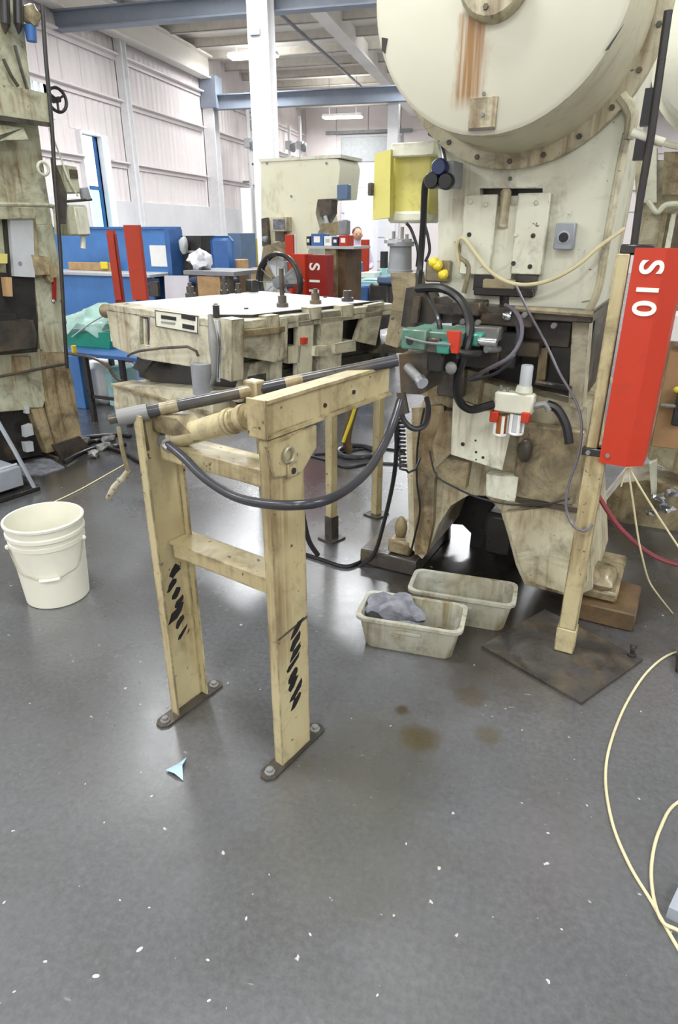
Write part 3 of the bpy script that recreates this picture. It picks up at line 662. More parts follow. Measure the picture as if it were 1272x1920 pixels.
hose('cream_cable', 'cream cable sagging across the front of the cream press below the ram', 'cable', P, [(862, 500, -.03), (856, 462, -.05), (868, 446, -.06), (888, 470, -.07), (915, 505, -.08), (948, 527, -.09), (985, 534, -.09), (1030, 526, -.08), (1080, 500, -.08), (1125, 462, -.06), (1172, 428, -.03)], .0065, 'creamhose')
hose('grey_cable', 'thin grey cable running from the ram down past the filter to the floor post', 'cable', P, [(968, 535, -.1), (992, 585, -.12), (1022, 640, -.16), (1050, 700, -.2), (1080, 752, -.22), (1091, 795, -.24), (1086, 850, -.26), (1068, 905, -.28), (1062, 950, -.3), (1074, 984, -.32), (1096, 996, -.34), (1112, 984, -.31)], .0045, 'bluegrey')
hose('hose_stub', 'short thick black hose hanging open ended right of the filter set', 'hose', P, [(1026, 758, -.16), (1046, 768, -.16), (1062, 798, -.17), (1068, 832, -.18)], .016, 'black')
hose('hose_loop', 'small dark hose loop hanging under the end of the rail', 'hose', P, [(752, 750, -.40), (756, 785, -.40), (776, 804, -.38), (798, 796, -.34), (804, 768, -.30), (800, 745, -.28)], .010, 'hose')
hose('black_cable', 'black cable dropping from the rail end to the floor by the left packing block', 'cable', P, [(742, 770, -.38), (744, 840, -.34), (738, 900, -.22), (724, 965, -.10), (706, 1030, -.03), (690, 1052, -.02), (650, 1070, -.03), (610, 1060, .02), (578, 1040, .0)], .009, 'black')
hose('black_cable', 'thin black wire running down the left leg of the cream press', 'cable', P, [(796, 765, -.05), (784, 830, -.05), (782, 900, -.05), (788, 955, -.05), (778, 1005, -.05), (772, 1030, -.03)], .0045, 'black')
hose('black_cable', 'dark wire looped across the lower front of the cream press', 'cable', P, [(806, 845, -.07), (818, 890, -.08), (850, 912, -.08), (900, 934, -.085), (960, 946, -.085), (1020, 946, -.08), (1068, 935, -.08)], .0038, 'hose')
cc = []
for i in range(150):
    f = i / 149; a = P.pix(752 + 4 * f, 785 + 95 * f, -.34); t_ = f * 2 * PI * 13
    cc.append((a[0] + .012 * math.cos(t_), -.34 + .012 * math.sin(t_), a[2]))
cc += P.p3([(766, 886, -.33), (780, 880, -.3), (788, 860, -.25)])
tag(place(MB().tube(cc, .0045, 6, 1).build('coiled_cord', 'black'), P), 'black coiled cord hanging below the end of the rail', 'cord')
hose('blackish_pipe', 'upright dark conduit between the yellow cabinet and the cream press', 'conduit', P, [(802, 335, -.11), (797, 352, -.10), (794, 420, -.06), (788, 500, -.04), (784, 545, -.10)], .012, 'black')
for q in ([(762, 418, .08), (772, 432, .1), (784, 470, .1), (782, 500, .1)], [(796, 420, .1), (802, 440, .1), (806, 470, .1), (798, 490, .08)]):
    hose('black_cable', 'curved black cable below the yellow cabinet, ' + ('left one' if q[0][0] < 780 else 'right one beside the frame'), 'cable', P, q, .006, 'hose')

# ---- light guard post with the red S10 cover
Q = Fr(.305, 2.126, -13)
gp = thing('guard_post', 'cream square post with red S10 cover standing on the floor plate', 'guard post', Q)
MB().box(-.034, .034, 0, .065, .012, .11, .003).build('post_foot', 'stand', gp)
MB().box(-.030, .030, .004, .060, .11, .80, .003).build('post_tube', 'stand', gp)
MB().box(-.036, .0, .004, .05, .80, 1.385, .003).build('post_upper_tube', 'stand', gp)
pj = MB().box(-.045, .06, .0, .03, .775, .80, .003).build('joint_clamp', 'dark_steel', gp)
for k in (-.025, .035): bolt((k, .0, .787), .008, .01).build('clamp_bolt', 'steel', pj)
MB().box(-.03, .06, .02, .05, 1.385, 1.41, .003).build('top_clamp', 'dark_steel', gp)
rc = MB().prism([(.012, -.005), (.094, -.012), (.140, .022), (.146, .12), (.139, .12), (.133, .026), (.092, -.004), (.016, .003)], .76, 1.402, 'z').build('red_cover', 'red', gp)
MB().box(.020, .130, .03, .10, .772, 1.39).build('cover_housing', 'red_dark', rc)
for ch, z in (('S', 1.352), ('1', 1.291), ('0', 1.240)):
    lettering('lettering', ch, .088 if ch != '1' else .082, rc, 'letter', (.060, -.0108, z), (PI / 2, PI / 2, -.085), extrude=.0008)
rod = MB().tube(Q.p3([(1187, 478, .06), (1200, 380, .06), (1222, 250, .06), (1240, 120, .06), (1254, 20, .06)]), .011, 10, 1).build('upright_rod', 'dark_steel', gp)
pbox(MB(), Q, .07, 1190, 252, 1214, 300, .03).build('rod_clamp', 'black', rod)
pbox(MB(), Q, .07, 1205, 165, 1226, 235, .03).build('rod_clamp', 'black', rod)
MB().tube(Q.p3([(1186, 248, .075), (1215, 258, .075), (1246, 268, .075)]), .012, 10, 1).build('cross_arm', 'cream', rod)
hose('cord', 'thin cream cord hanging from the red S10 cover, steeper one', 'cord', Q, [(1178, 877, .05), (1186, 930, .06), (1196, 1000, .10), (1204, 1040, .12), (1216, 1085, .2), (1232, 1112, .26), (1262, 1150, Q.gr(1262, 1150, .004)[1])], .0032, 'creamhose', 'cords under the red cover')
hose('cord', 'thin cream cord hanging from the red S10 cover, slanting away to the right', 'cord', Q, [(1180, 877, .05), (1205, 920, .06), (1235, 968, .08), (1272, 1024, .1), (1310, 1080, .12)], .0032, 'creamhose', 'cords under the red cover')
hose('cord', 'stub of thin cream cord under the red S10 cover', 'cord', Q, [(1176, 878, .05), (1170, 895, .05), (1165, 912, .05)], .003, 'creamhose', 'cords under the red cover')
hose('red_hose', 'dark red hose hanging behind the guard post to the right', 'hose', Q, [(1120, 925, .2), (1138, 955, .2), (1165, 992, .2), (1210, 1032, .2), (1255, 1054, .2), (1320, 1068, .2)], .009, 'redhose')

# ================================================================== THE STAND IN FRONT
SA = G(531, 1440)
S = Fr(SA[0], SA[1], -21)
S2 = Fr(SA[0], SA[1], 69)      # plane of the right leg's side face: local x runs along the rail
st = thing('feed_stand', 'yellowed cream H shaped steel stand with rail, shaft and air cylinder', 'stand', S)
def channel(x0, x1, y0, y1, z0, z1, t, open_to):
    m = MB()
    m.box(x0, x1, y0, y0 + t, z0, z1).box(x0, x1, y1 - t, y1, z0, z1)
    if open_to > 0: m.box(x0, x0 + t, y0 + t, y1 - t, z0, z1)
    else: m.box(x1 - t, x1, y0 + t, y1 - t, z0, z1)
    return m
LX, LY = S.gr(335, 1345)[:2]
lr = channel(-.030, 0, 0, .130, .008, 1.0, .006, -1).build('leg', 'stand', st)
ll = channel(LX - .030, LX, LY, LY + .132, .008, 1.0, .006, 1).build('leg', 'stand', st)
random.seed(11)
def marks(x, sgn, ya, yb, zs, parent):
    for i, z in enumerate(zs):
        y = (ya + yb) / 2 + random.uniform(-.014, .014); a = random.uniform(.020, .036); h = random.uniform(.010, .019); n = 9; pts = []
        for k in range(n):
            t = 2 * PI * k / n; u = a * math.cos(t) * random.uniform(.6, 1.1); v = h * math.sin(t) * random.uniform(.6, 1.3)
            pts.append((y + u, z + v + u * random.uniform(.5, .8)))
        MB().prism(pts, x, x + sgn * .0012, 'x').build('ink_mark', 'ink', parent)
marks(.0, 1, .03, .11, [.20, .235, .27, .30, .335, .37, .40, .44], lr)
marks(LX - .024, 1, LY + .025, LY + .10, [.28, .32, .355, .39, .425, .46, .50], ll)
MB().prism([(.004, .45), (.128, .46), (.128, .452), (.004, .444)], -.0005, .0012, 'x').build('weld_seam', 'oil_steel', lr)
for x0, x1, nm in ((-.042, .010, 0), (LX - .042, LX + .010, LY)):
    fp = MB().prism([(x, y + nm) for x, y in [(x0, -.05), (x0 + .015, -.068), (x1 - .015, -.068), (x1, -.05), (x1, .19), (x1 - .015, .203), (x0 + .015, .203), (x0, .19)]], 0, .008, 'z').build('foot_plate', 'oil_steel', st)
    for yy in (-.04, .175): MB().lathe([(.016, 0), (.016, .004), (.010, .005), (.010, .014), (0, .015)], ((x0 + x1) / 2, yy + nm, .008), 'z', 8).build('anchor_bolt', 'steel', fp)
MB().box(LX - .02, -.030, .025, .115, .600, .606).box(LX, -.030, .025, .031, .562, .600).build('crossbar', 'stand', st)
MB().box(LX, -.030, .02, .115, .905, .911).box(LX, -.030, .02, .026, .868, .905).build('crossbar', 'stand', st)
gu = MB().prism([(p[0], p[2]) for p in (S2.pix(*q, -.003) for q in ((497, 838), (590, 797), (590, 838), (562, 886), (512, 895)))], .001, .009, 'x').build('gusset', 'stand', st)
a = S2.pix(540, 852, -.012)
MB().torus((.016, a[0], a[2]), .018, .004, 'x', 18, 6).build('gusset_ring', 'wire', gu)
pg = S2.pix(548, 882, -.012); MB().box(.009, .016, pg[0] - .018, pg[0] + .018, pg[2] - .016, pg[2] + .02, .002).build('gusset_tab', 'stand', gu)
MB().lathe([(0, .003), (.008, .003), (.008, 0)], (.016, pg[0], pg[2]), 'x', 10).build('gusset_hole', 'dark_steel', gu)
# rail
rl = MB().box(-.052, .006, -.012, -.004, 1.005, 1.098, .001).box(-.046, .006, -.004, .54, 1.088, 1.096).box(-.046, .006, -.004, .54, 1.005, 1.012).box(-.012, -.004, -.004, .54, 1.012, 1.088).build('rail', 'stand', st)
for q in ((610, 760), (664, 735)):
    a = S2.pix(*q, .002); MB().lathe([(0, .004), (.006, .004), (.006, 0)], (-.004, a[0], a[2]), 'x', 8).build('rail_hole', 'dark_steel', rl)
# shaft
e0 = Vector(S.pix(205, 787, -.07)); e1 = Vector(S.pix(745, 676, .50)); dr = (e1 - e0)
sh = MB().tube([e0 + dr * .07, e1], .0165, 16, 1).build('shaft', 'shaft', st)
MB().tube([e0 + dr * .03, e0 + dr * .13], .0225, 16, 1).build('shaft_collar', 'steel', sh)
MB().tube([e0, e0 + dr * .035], .013, 10, 1).build('shaft_end', 'oil_steel', sh)
for k in (.17, .44, .60): MB().tube([e0 + dr * k, e0 + dr * (k + .06)], .0175, 16, 1).build('shaft_sleeve', 'cream_oily', sh)
m = e0 + dr * .495
cl = MB().box(m.x - .028, m.x + .022, m.y - .02, m.y + .02, m.z - .075, m.z + .026, .004).build('shaft_clamp', 'cream_oily', st)
bolt((m.x - .012, m.y - .02, m.z - .03), .008, .01).build('clamp_bolt', 'oil_steel', cl)
MB().box(m.x + .004, m.x + .016, m.y - .034, m.y - .02, m.z - .11, m.z - .02, .002).build('clamp_tongue', 'stand', cl)
hk = e0 + dr * .10
MB().prism([(hk.x - .02, .995), (hk.x + .012, .995), (hk.x + .02, .90), (hk.x + .012, .90), (hk.x - .002, .95)], hk.y - .012, hk.y + .004, 'y').build('shaft_hanger', 'oil_steel', st)
MB().prism([(LX - .04, .995), (LX + .08, .995), (LX + .13, .965), (LX + .06, .945), (LX - .03, .945)], .02, .08, 'y').build('top_plate', 'cream_oily', st)
# air cylinder
c0 = Vector(S.pix(322, 822, .05)); c1 = Vector(S.pix(476, 778, .05)); cd_ = c1 - c0
cy = MB().tube([c0 + cd_ * .08, c1 - cd_ * .12], .030, 20, 1).build('air_cylinder', 'stand', st)
for k, r in ((.04, .031), (.72, .034), (.80, .030), (.88, .034)): MB().tube([c0 + cd_ * k, c0 + cd_ * (k + .055)], r, 20, 1).build('cylinder_band', 'stand' if k > .5 else 'cream_rust', cy)
MB().tube([c0 - cd_ * .12, c0 + cd_ * .05], .022, 14, 1).build('cylinder_end', 'steel', cy)
MB().tube([c1 - cd_ * .04, c1 + cd_ * .14], .020, 12, 1).build('cylinder_rod', 'cream_oily', cy)
b0 = Vector(S.pix(312, 836, .0)); MB().tube([b0, b0 + Vector((.02, -.004, -.004))], .013, 10, 1).build('hose_nipple', 'chrome', cy)
MB().tube([c0 - cd_ * .06, b0], .014, 10, 1).build('hose_elbow', 'steel', cy)
tag(place(MB().tube(S.p3([(316, 834, .0), (345, 858, -.02), (385, 897, -.045), (440, 931, -.06), (500, 945, -.07), (560, 947, -.06), (612, 938, .0), (655, 914, .10), (695, 876, .22), (725, 825, .38), (742, 780, .46), (750, 752, .50)]), .0115, 10, 5).build('air_hose', 'hose'), S),
    'long dark hose sagging in front of the stand from its cylinder to the rail end', 'hose')
# connector hanging from the shaft end
hc = thing('hanging_connector', 'tan cord connector hanging from the left end of the shaft', 'connector', S)
MB().tube(S.p3([(222, 800, -.06), (230, 845, -.06), (240, 885, -.06), (236, 895, -.06)]), .006, 8).build('cord_loop', 'cream_oily', hc)
MB().tube(S.p3([(240, 882, -.06), (233, 895, -.06), (222, 905, -.06), (214, 916, -.06), (203, 934, -.06)]), [.007, .010, .008, .011, .008], 10, 3).build('connector_body', 'cream_rust', hc)
for q in ((227, 899), (216, 914)): MB().ball(S.pix(*q, -.06), .011, .011, .008, .3).build('connector_nut', 'steel', hc)

# ================================================================== THE LEVELLER TABLE BEHIND THE STAND
TZ = 1.12
tf = G(435, 605, TZ)
T = Fr(tf[0], tf[1], -29)
T2 = Fr(tf[0], tf[1], 61)       # its right side: local x runs away along the depth
tb = thing('feeder_table', 'cream steel feeder table with nameplate, bolts and white sheet top, behind the stand', 'machine table', T)
W_, D_ = .985, .98
ft = T.xz([(235, 568), (240, 655), (430, 700), (436, 606)], 0)
win = T.xz([(262, 590), (281, 592), (281, 650), (262, 646)], 0)
MB().prism([(-W_, TZ - .03), (-W_ + .015, ft[1][1] - .005), (-.70, ft[1][1] - .03), (-.22, ft[2][1] - .005), (-.03, ft[2][1] - .03), (-.0, TZ - .03)], 0, .03, 'y', [win]).build('front_panel', 'table', tb)
MB().box(win[0][0] - .02, win[1][0] + .02, .06, .075, win[2][1] - .02, win[0][1] + .02).build('window_back', 'oil_steel', tb)
a = T.pix(274, 622, .02); MB().tube([(a[0] + .01, .02, a[2] + .06), (a[0] - .01, .02, a[2] - .06)], .012, 8, 1).build('window_rod', 'cream', tb)
top = MB().box(-W_, 0, 0, D_, TZ - .03, TZ, .003).build('table_top', 'table', tb)
tag(place(MB().prism([(-.93, .10), (-.16, .05), (-.10, .20), (-.09, .90), (-.30, .95), (-.9, .93)], TZ + .0005, TZ + .006, 'z').build('cover_sheet', 'sheet'), T), 'white plastic sheet lying on the feeder table top', 'sheet')
MB().prism([(-.20, .04), (-.07, .16), (-.06, .97), (-.045, .97), (-.055, .15), (-.19, .025)], TZ, TZ + .012, 'z').build('edge_strip', 'dark_steel', tb)
# nameplate with worn lines
npz = T.xz([(292, 581), (373, 592), (373, 626), (294, 612)], -.002)
npl = MB().prism(npz, -.006, 0, 'y').build('nameplate', 'cream', tb)
MB().prism(npz, -.0075, -.006, 'y', [[(x + (.004 if i in (0, 3) else -.004), z + (-.004 if i < 2 else .004)) for i, (x, z) in enumerate(npz)]]).build('plate_rim', 'oil_steel', npl)
for (qa, qb, th) in (((302, 594), (330, 598), 3.4), ((302, 604), (328, 607), 2), ((340, 593), (366, 598), 4.2), ((342, 611), (364, 615), 4.2)):
    pprism(MB(), T, -.0078, [(qa[0], qa[1] - th), (qb[0], qb[1] - th), (qb[0], qb[1] + th), (qa[0], qa[1] + th)], .002).build('worn_print', 'grey' if th < 3 else 'ink', npl)
ha = T.p3([(240, 668, -.03), (262, 658, -.04), (352, 650, -.04), (372, 668, -.03)])
MB().tube(ha, .006, 8, 2).build('pull_handle', 'oil_steel', tb)
# left end bracket and roller
MB().tube(T.p3([(198, 583, .06), (240, 583, .06)]), .035, 16, 1).build('end_roller', 'cream_oily', tb)
pprism(MB(), T, .04, [(205, 600), (238, 604), (238, 640), (208, 640)], .06).build('end_bracket', 'cream', tb)
pprism(MB(), T, .03, [(213, 602), (226, 603), (226, 640), (214, 638)], .01).build('end_label', 'red_dark', tb)
# lower tray, tank, dark hollow
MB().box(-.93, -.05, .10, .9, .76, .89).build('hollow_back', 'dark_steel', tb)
lt = T.xz([(212, 722), (215, 770), (400, 800), (400, 735)], -.02)
MB().prism(lt, -.02, .5, 'y').build('lower_tray', 'table', tb)
MB().prism([(-.97, -.04), (-.05, -.04), (-.05, .09), (-.97, .09)], lt[0][1], lt[0][1] + .012, 'z').build('tray_ledge', 'cream_oily', tb)
a = T.pix(366, 683, -.05); b = T.pix(366, 730, -.05)
MB().tube([(a[0], -.02, a[2]), (a[0], -.02, b[2] - .02)], .045, 16, 1).build('oil_pot', 'grey', tb)
pprism(MB(), T, .02, [(248, 690), (262, 668), (290, 672), (268, 700)], .02).build('side_brace', 'dark_steel', tb)
# crank lever and column at the near corner
MB().tube(T.p3([(394, 590, -.06), (400, 640, -.08), (402, 700, -.09), (396, 722, -.08)]), [.008, .018, .010, .008], 10).build('hand_lever', 'steel', tb)
MB().tube(T.p3([(408, 600, -.04), (412, 650, -.05), (410, 715, -.05)]), .008, 8).build('lever_rod', 'chrome', tb)
pprism(MB(), T, -.03, [(412, 596), (435, 600), (434, 716), (412, 708)], .06).build('corner_post', 'table', tb)
MB().tube(T.p3([(405, 572, .02), (406, 596, .02)]), .014, 8, 1).build('jack_screw', 'dark_steel', tb)
# right side: beam, plates, rollers between uprights
sp = lambda q, d=0: (lambda p: (p[0], p[2]))(T2.pix(q[0], q[1], d))
MB().box(-.10, 0, .0, D_, TZ - .05, TZ - .03).build('side_beam', 'table', tb)
def side(name, pts, mat='table', depth=.03, d=0.0, parent=tb):
    return MB().prism([sp(q, d) for q in pts], -d - depth, -d, 'x').build(name, mat, parent)
side('side_box', [(446, 620), (535, 600), (533, 668), (520, 680), (446, 668)], depth=.25)
side('side_flange', [(528, 598), (541, 596), (538, 672), (524, 676)], d=-.012, depth=.012)
side('box_ledge', [(446, 622), (535, 612), (535, 622), (446, 634)], 'cream_oily', d=-.03, depth=.03)
side('side_plate', [(560, 590), (590, 588), (585, 702), (558, 705)])
side('side_plate', [(602, 588), (645, 580), (640, 690), (600, 700)], depth=.08)
side('side_plate', [(690, 572), (722, 566), (705, 648), (668, 640)])
side('roller_box', [(540, 650), (565, 648), (562, 680), (540, 682)], depth=.08)
side('roller_box', [(592, 650), (616, 648), (614, 668), (590, 668)], depth=.08, d=-.02)
side('roller_box', [(630, 645), (668, 638), (668, 658), (630, 664)], depth=.08, d=-.02)
for q in ((552, 622), (605, 610), (672, 606)): 
    p = T2.pix(*q, .06); MB().cyl((-.10, p[0] - .06, p[2]), (-.10, p[0] + .06, p[2]), .03, seg=14).build('roller', 'dark_steel', tb)
side('red_knob', [(569, 634), (578, 633), (577, 645), (569, 646)], 'red_dark', depth=.02, d=-.02)
for q in ((510, 585), (590, 570), (650, 566)):
    side('edge_lug', [(q[0] - 10, q[1] + 8), (q[0] + 14, q[1] + 5), (q[0] + 12, q[1] + 28), (q[0] - 6, q[1] + 30)], depth=.05, d=-.01)
side('leg_plate', [(470, 682), (505, 672), (502, 745), (448, 755)], depth=.05, d=.05)
side('leg_plate', [(505, 672), (530, 668), (528, 742), (505, 745)], depth=.05, d=.03)
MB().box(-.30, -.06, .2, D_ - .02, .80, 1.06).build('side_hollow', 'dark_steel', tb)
side('motor_block', [(735, 630), (770, 620), (765, 662), (700, 662)], 'oil_steel', depth=.15)
# legs
for x, y in ((.0, .545), (-.9, .15), (-.9, .85), (-.03, .93)):
    lg = MB().box(x - .022, x + .022, y - .022, y + .022, 0.01, .86, .003).build('leg', 'stand', tb)
    MB().box(x - .05, x + .05, y - .05, y + .05, 0, .010).build('leg_foot', 'oil_steel', lg)
MB().box(-.024, .024, .52, .57, .01, .13).build('leg_rust', 'oil_steel', tb)
# bolt clamps standing on the top: parts of the table
def clamp(px, py, h, r):
    p = T.loc(G(px, py, TZ)); c = MB()
    c.lathe([(r * 1.4, 0), (r * 1.4, .022), (r, .026), (r, .055), (r * .55, .058), (r * .55, h), (0, h)], (p[0], p[1], TZ), 'z', 10); return c.build('clamp_bolt', 'oil_steel', tb)
clamp(530, 578, .17, .020); clamp(592, 572, .075, .020); clamp(652, 567, .045, .022); clamp(358, 558, .075, .020); clamp(421, 552, .09, .018); clamp(447, 551, .02, .014)
for q in ((405, 574), (462, 582), (610, 560)): 
    p = T.loc(G(q[0], q[1], TZ)); MB().lathe([(.01, 0), (.01, .012), (0, .013)], (p[0], p[1], TZ), 'z', 8).build('cap_screw', 'dark_steel', tb)

# ================================================================== THE PRESS AT THE LEFT EDGE
L = Fr(-2.92, 3.66, 70)
lp = thing('power_press', 'stained cream power press with handwheel standing at the left edge', 'press', L)
def lprism(name, d, pts, depth, mat, parent=lp): return pprism(MB(), L, d, pts, depth).build(name, mat, parent)
lprism('upper_frame', .02, [(-160, -60), (34, -60), (42, 20), (50, 100), (58, 165), (72, 240), (84, 330), (100, 430), (112, 520), (60, 520), (-160, 520)], .55, 'left')
lprism('upright', .0, [(62, 420), (98, 420), (112, 500), (120, 600), (126, 670), (76, 670), (66, 560)], .3, 'left')
lprism('lower_upright', -.01, [(76, 660), (124, 660), (138, 720), (150, 800), (158, 850), (112, 862), (96, 800), (84, 740)], .32, 'left_rust')
lprism('lower_body', .0, [(-200, 655), (80, 655), (88, 740), (80, 765), (50, 768), (-200, 790)], .5, 'left')
lprism('base_web', .06, [(-200, 770), (44, 765), (70, 775), (92, 850), (-200, 905)], .4, 'dark_steel')
lprism('base_rib', -.0, [(56, 764), (82, 764), (105, 845), (88, 850)], .3, 'left_rust')
pb = lprism('base_toe', -.03, [(100, 835), (150, 818), (175, 846), (120, 868)], .2, 'oil_steel')
cbm = lprism('cross_beam', -.12, [(-160, 150), (0, 157), (94, 176), (96, 232), (0, 218), (-160, 210)], .16, 'left')
lprism('beam_lip', -.13, [(-160, 206), (0, 216), (96, 230), (96, 238), (0, 226), (-160, 216)], .02, 'oil_steel', cbm)
lprism('guard_shroud', -.10, [(-160, 345), (-10, 232), (44, 240), (54, 262), (12, 262), (-160, 300)], .08, 'left')
rs = lprism('ram_slide', -.04, [(18, 405), (62, 405), (66, 520), (27, 518)], .12, 'lgrey')
MB().lathe([(0, 0), (.012, 0), (.012, .004)], L.pix(38, 494, -.043), 'y', 12).build('slide_hole', 'grey', rs)
lprism('slide_gib', -.03, [(50, 400), (66, 400), (76, 515), (60, 518)], .08, 'left_rust')
lprism('gib_bracket', -.06, [(62, 478), (94, 482), (94, 515), (70, 516)], .08, 'left_rust')
lprism('frame_seam', -.01, [(8, 405), (14, 405), (24, 520), (18, 520)], .03, 'dark_steel')
lprism('throat', .0, [(-160, 500), (64, 515), (72, 600), (70, 660), (-160, 680)], .2, 'dark_steel')
bl = lprism('bolster', -.10, [(-160, 608), (62, 600), (70, 630), (66, 652), (-160, 678)], .2, 'oil_steel')
lprism('die_shoe', -.08, [(-160, 585), (30, 588), (32, 604), (-160, 612)], .12, 'dark_steel', bl)
lprism('die_spacer', -.06, [(10, 520), (22, 520), (24, 556), (14, 556)], .05, 'ply', bl)
lprism('yellow_stop', -.05, [(-60, 474), (14, 476), (14, 494), (-60, 492)], .05, 'yellow')
lprism('knockout_bar', -.06, [(-160, 372), (66, 392), (66, 410), (-160, 414)], .06, 'left')
lprism('side_pad', -.03, [(26, 668), (58, 668), (58, 700), (26, 700)], .05, 'left_rust')
MB().tube(L.p3([(-160, 380, -.12), (60, 384, -.12), (95, 386, -.10), (103, 396, -.10), (106, 440, -.10)]), .012, 8).build('cross_pipe', 'left', lp)
MB().tube(L.p3([(-160, 735, -.05), (0, 706, -.05), (124, 682, -.05)]), .009, 8, 1).build('lower_rail', 'oil_steel', lp)
for q in ([(28, 85, -.02), (40, 130, -.02), (60, 195, -.02)], [(6, 110, -.02), (20, 140, -.02), (34, 162, -.02)]): MB().tube(L.p3(q), .010, 8, 2).build('slant_rod', 'oil_steel', lp)
MB().torus(L.pix(81, 316, -.05), .035, .009, 'y').build('ring_handle', 'cream', lp)
# handwheel
hw = L.pix(107, 187, -.06); wh = MB().torus(hw, .062, .010, 'y', 28, 8).build('handwheel', 'dark_steel', lp)
for k in range(3):
    a = k * 2 * PI / 3 + .5; MB().tube([hw, (hw[0] + .058 * math.cos(a), hw[1], hw[2] + .058 * math.sin(a))], .007, 6, 1).build('spoke', 'dark_steel', wh)
MB().cyl((hw[0], hw[1] - .02, hw[2]), (hw[0], hw[1] + .04, hw[2]), .016, seg=12).build('wheel_hub', 'dark_steel', wh)
MB().tube([(hw[0], hw[1], hw[2]), (hw[0] - .08, hw[1] + .02, hw[2] + .01)], .010, 8, 1).build('wheel_shaft', 'dark_steel', wh)
# dark nozzles, pump and blue motor up high
for q in ((8, 0), (33, 0)):
    a = L.pix(q[0], q[1] - 20, -.06); b = L.pix(q[0] + 2, 46, -.06); c = L.pix(q[0] + 2, 64, -.06)
    MB().tube([a, b], .026, 12, 1).tube([b, c], [.026, .004], 12, 1).build('counterbalance', 'dark_steel', lp)
pu = MB().ball(L.pix(58, 28, -.04), .05, .05, .055, .4).build('pump', 'cream_oily', lp)
MB().tube(L.p3([(72, 20, -.04), (80, 30, -.04), (82, 42, -.06)]), .012, 8).build('pump_pipe', 'dark_steel', pu)
mt = MB().tube(L.p3([(56, 48, -.03), (60, 78, -.03)]), [.034, .028], 14, 1).build('motor', 'blue_m', lp)
pbox(MB(), L, -.05, 60, 62, 69, 70, .03).build('motor_terminal', 'blue_d', mt)
# upright conduit and its boxes
cn = MB().tube(L.p3([(80, 10, -.14), (86, 110, -.14), (97, 230, -.14), (101, 300, -.14), (113, 470, -.14), (120, 600, -.14), (126, 690, -.12)]), .012, 10, 2).build('upright_conduit', 'dark_steel', lp)
lprism('conduit_bracket', -.12, [(100, 296), (114, 330), (126, 365), (124, 420), (112, 420), (106, 360)], .03, 'oil_steel', cn)
MB().box(0, 0, 0, 0, 0, 0) if False else None
jb = pbox(MB(), L, -.08, 121, 310, 148, 362, .12, .006).build('junction_box', 'left', lp)
pbox(MB(), L, -.09, 132, 318, 146, 334, .02).build('box_window', 'oil_steel', jb)
bx = pbox(MB(), L, -.10, 126, 384, 168, 442, .14, .012).build('starter_box', 'left', lp)
pbox(MB(), L, -.106, 143, 388, 167, 440, .01, .004).build('box_cover', 'cream', bx)
MB().tube(L.p3([(156, 352, -.06), (162, 374, -.06)]), [.03, .032], 14, 1).build('pressure_gauge', 'grey', bx)
MB().tube(L.p3([(122, 378, -.08), (172, 374, -.08)]), .008, 8, 1).build('box_rail', 'oil_steel', bx)
MB().tube(L.p3([(156, 440, -.06), (156, 466, -.06)]), [.014, .018], 10, 1).build('box_plug', 'cream', bx)
for q in ([(92, 240, -.13), (112, 290, -.1), (126, 330, -.1), (146, 368, -.1)],):
    MB().tube(L.p3(q), .006, 6).build('flex_pipe', 'cream', bx)
lprism('rust_bracket', -.05, [(88, 500), (108, 500), (106, 525), (96, 530), (88, 520)], .05, 'left_rust')
lprism('oil_cup', -.05, [(100, 520), (106, 520), (106, 565), (101, 565)], .02, 'red_deep')
for q in ((100, 565), (116, 565), (118, 585)): MB().ball(L.pix(*q, -.06), .012, .012, .016, .3).build('fitting', 'chrome', lp)
lprism('leg_panel', -.02, [(46, 800), (60, 795), (64, 815), (48, 820)], .04, 'lgrey')
lprism('leg_panel', -.02, [(48, 762), (54, 762), (56, 775), (50, 776)], .04, 'lgrey')
lprism('leg_panel', -.02, [(46, 830), (62, 828), (64, 846), (50, 848)], .04, 'lgrey')

# ================================================================== THINGS ON THE FLOOR
# bucket
BF = Fr(-1.79, 2.035, 0)
BS = .87
bk = thing('bucket', 'off white plastic bucket with wire bail standing alone on the floor', 'bucket', BF)
MB().lathe([(0, .004), (.138, .004), (.142, .0), (.147, .004), (.166, .265), (.172, .268), (.172, .285), (.168, .288), (.170, .305), (.178, .308), (.178, .322), (.171, .326), (.173, .352), (.181, .356), (.182, .366), (.176, .370),
            (.170, .368), (.164, .30), (.142, .012), (0, .010)], (0, 0, 0), 'z', 48, mat=Matrix.Diagonal((BS, BS, 1, 1))).build('body', 'bucket', bk)
fa = -1.0
bl_ = [(.174 * math.cos(fa - 1.25), .174 * math.sin(fa - 1.25), .272)] + [(.170 * math.cos(fa + t), .170 * math.sin(fa + t), .20 - .05 * math.cos(t * 1.2)) for t in (-.9, -.5)] + [(.168 * math.cos(fa + t), .168 * math.sin(fa + t), .146) for t in (-.18, .18)] + [(.170 * math.cos(fa + t), .170 * math.sin(fa + t), .20 - .05 * math.cos(t * 1.2)) for t in (.5, .9)] + [(.174 * math.cos(fa + 1.25), .174 * math.sin(fa + 1.25), .272)]
bl_ = [(x * BS, y * BS, z) for x, y, z in bl_]
ba = MB().tube(bl_, .0022, 6, 4).build('bail', 'wire', bk)
MB().tube([(.171 * BS * math.cos(fa + t), .171 * BS * math.sin(fa + t), .146) for t in (-.26, -.1, .1, .26)], .007, 8, 2).build('grip', 'bucket', ba)
for s in (-1.25, 1.25): MB().ball((.176 * BS * math.cos(fa + s), .176 * BS * math.sin(fa + s), .272), .010, .010, .012).build('bail_ear', 'bucket', bk)
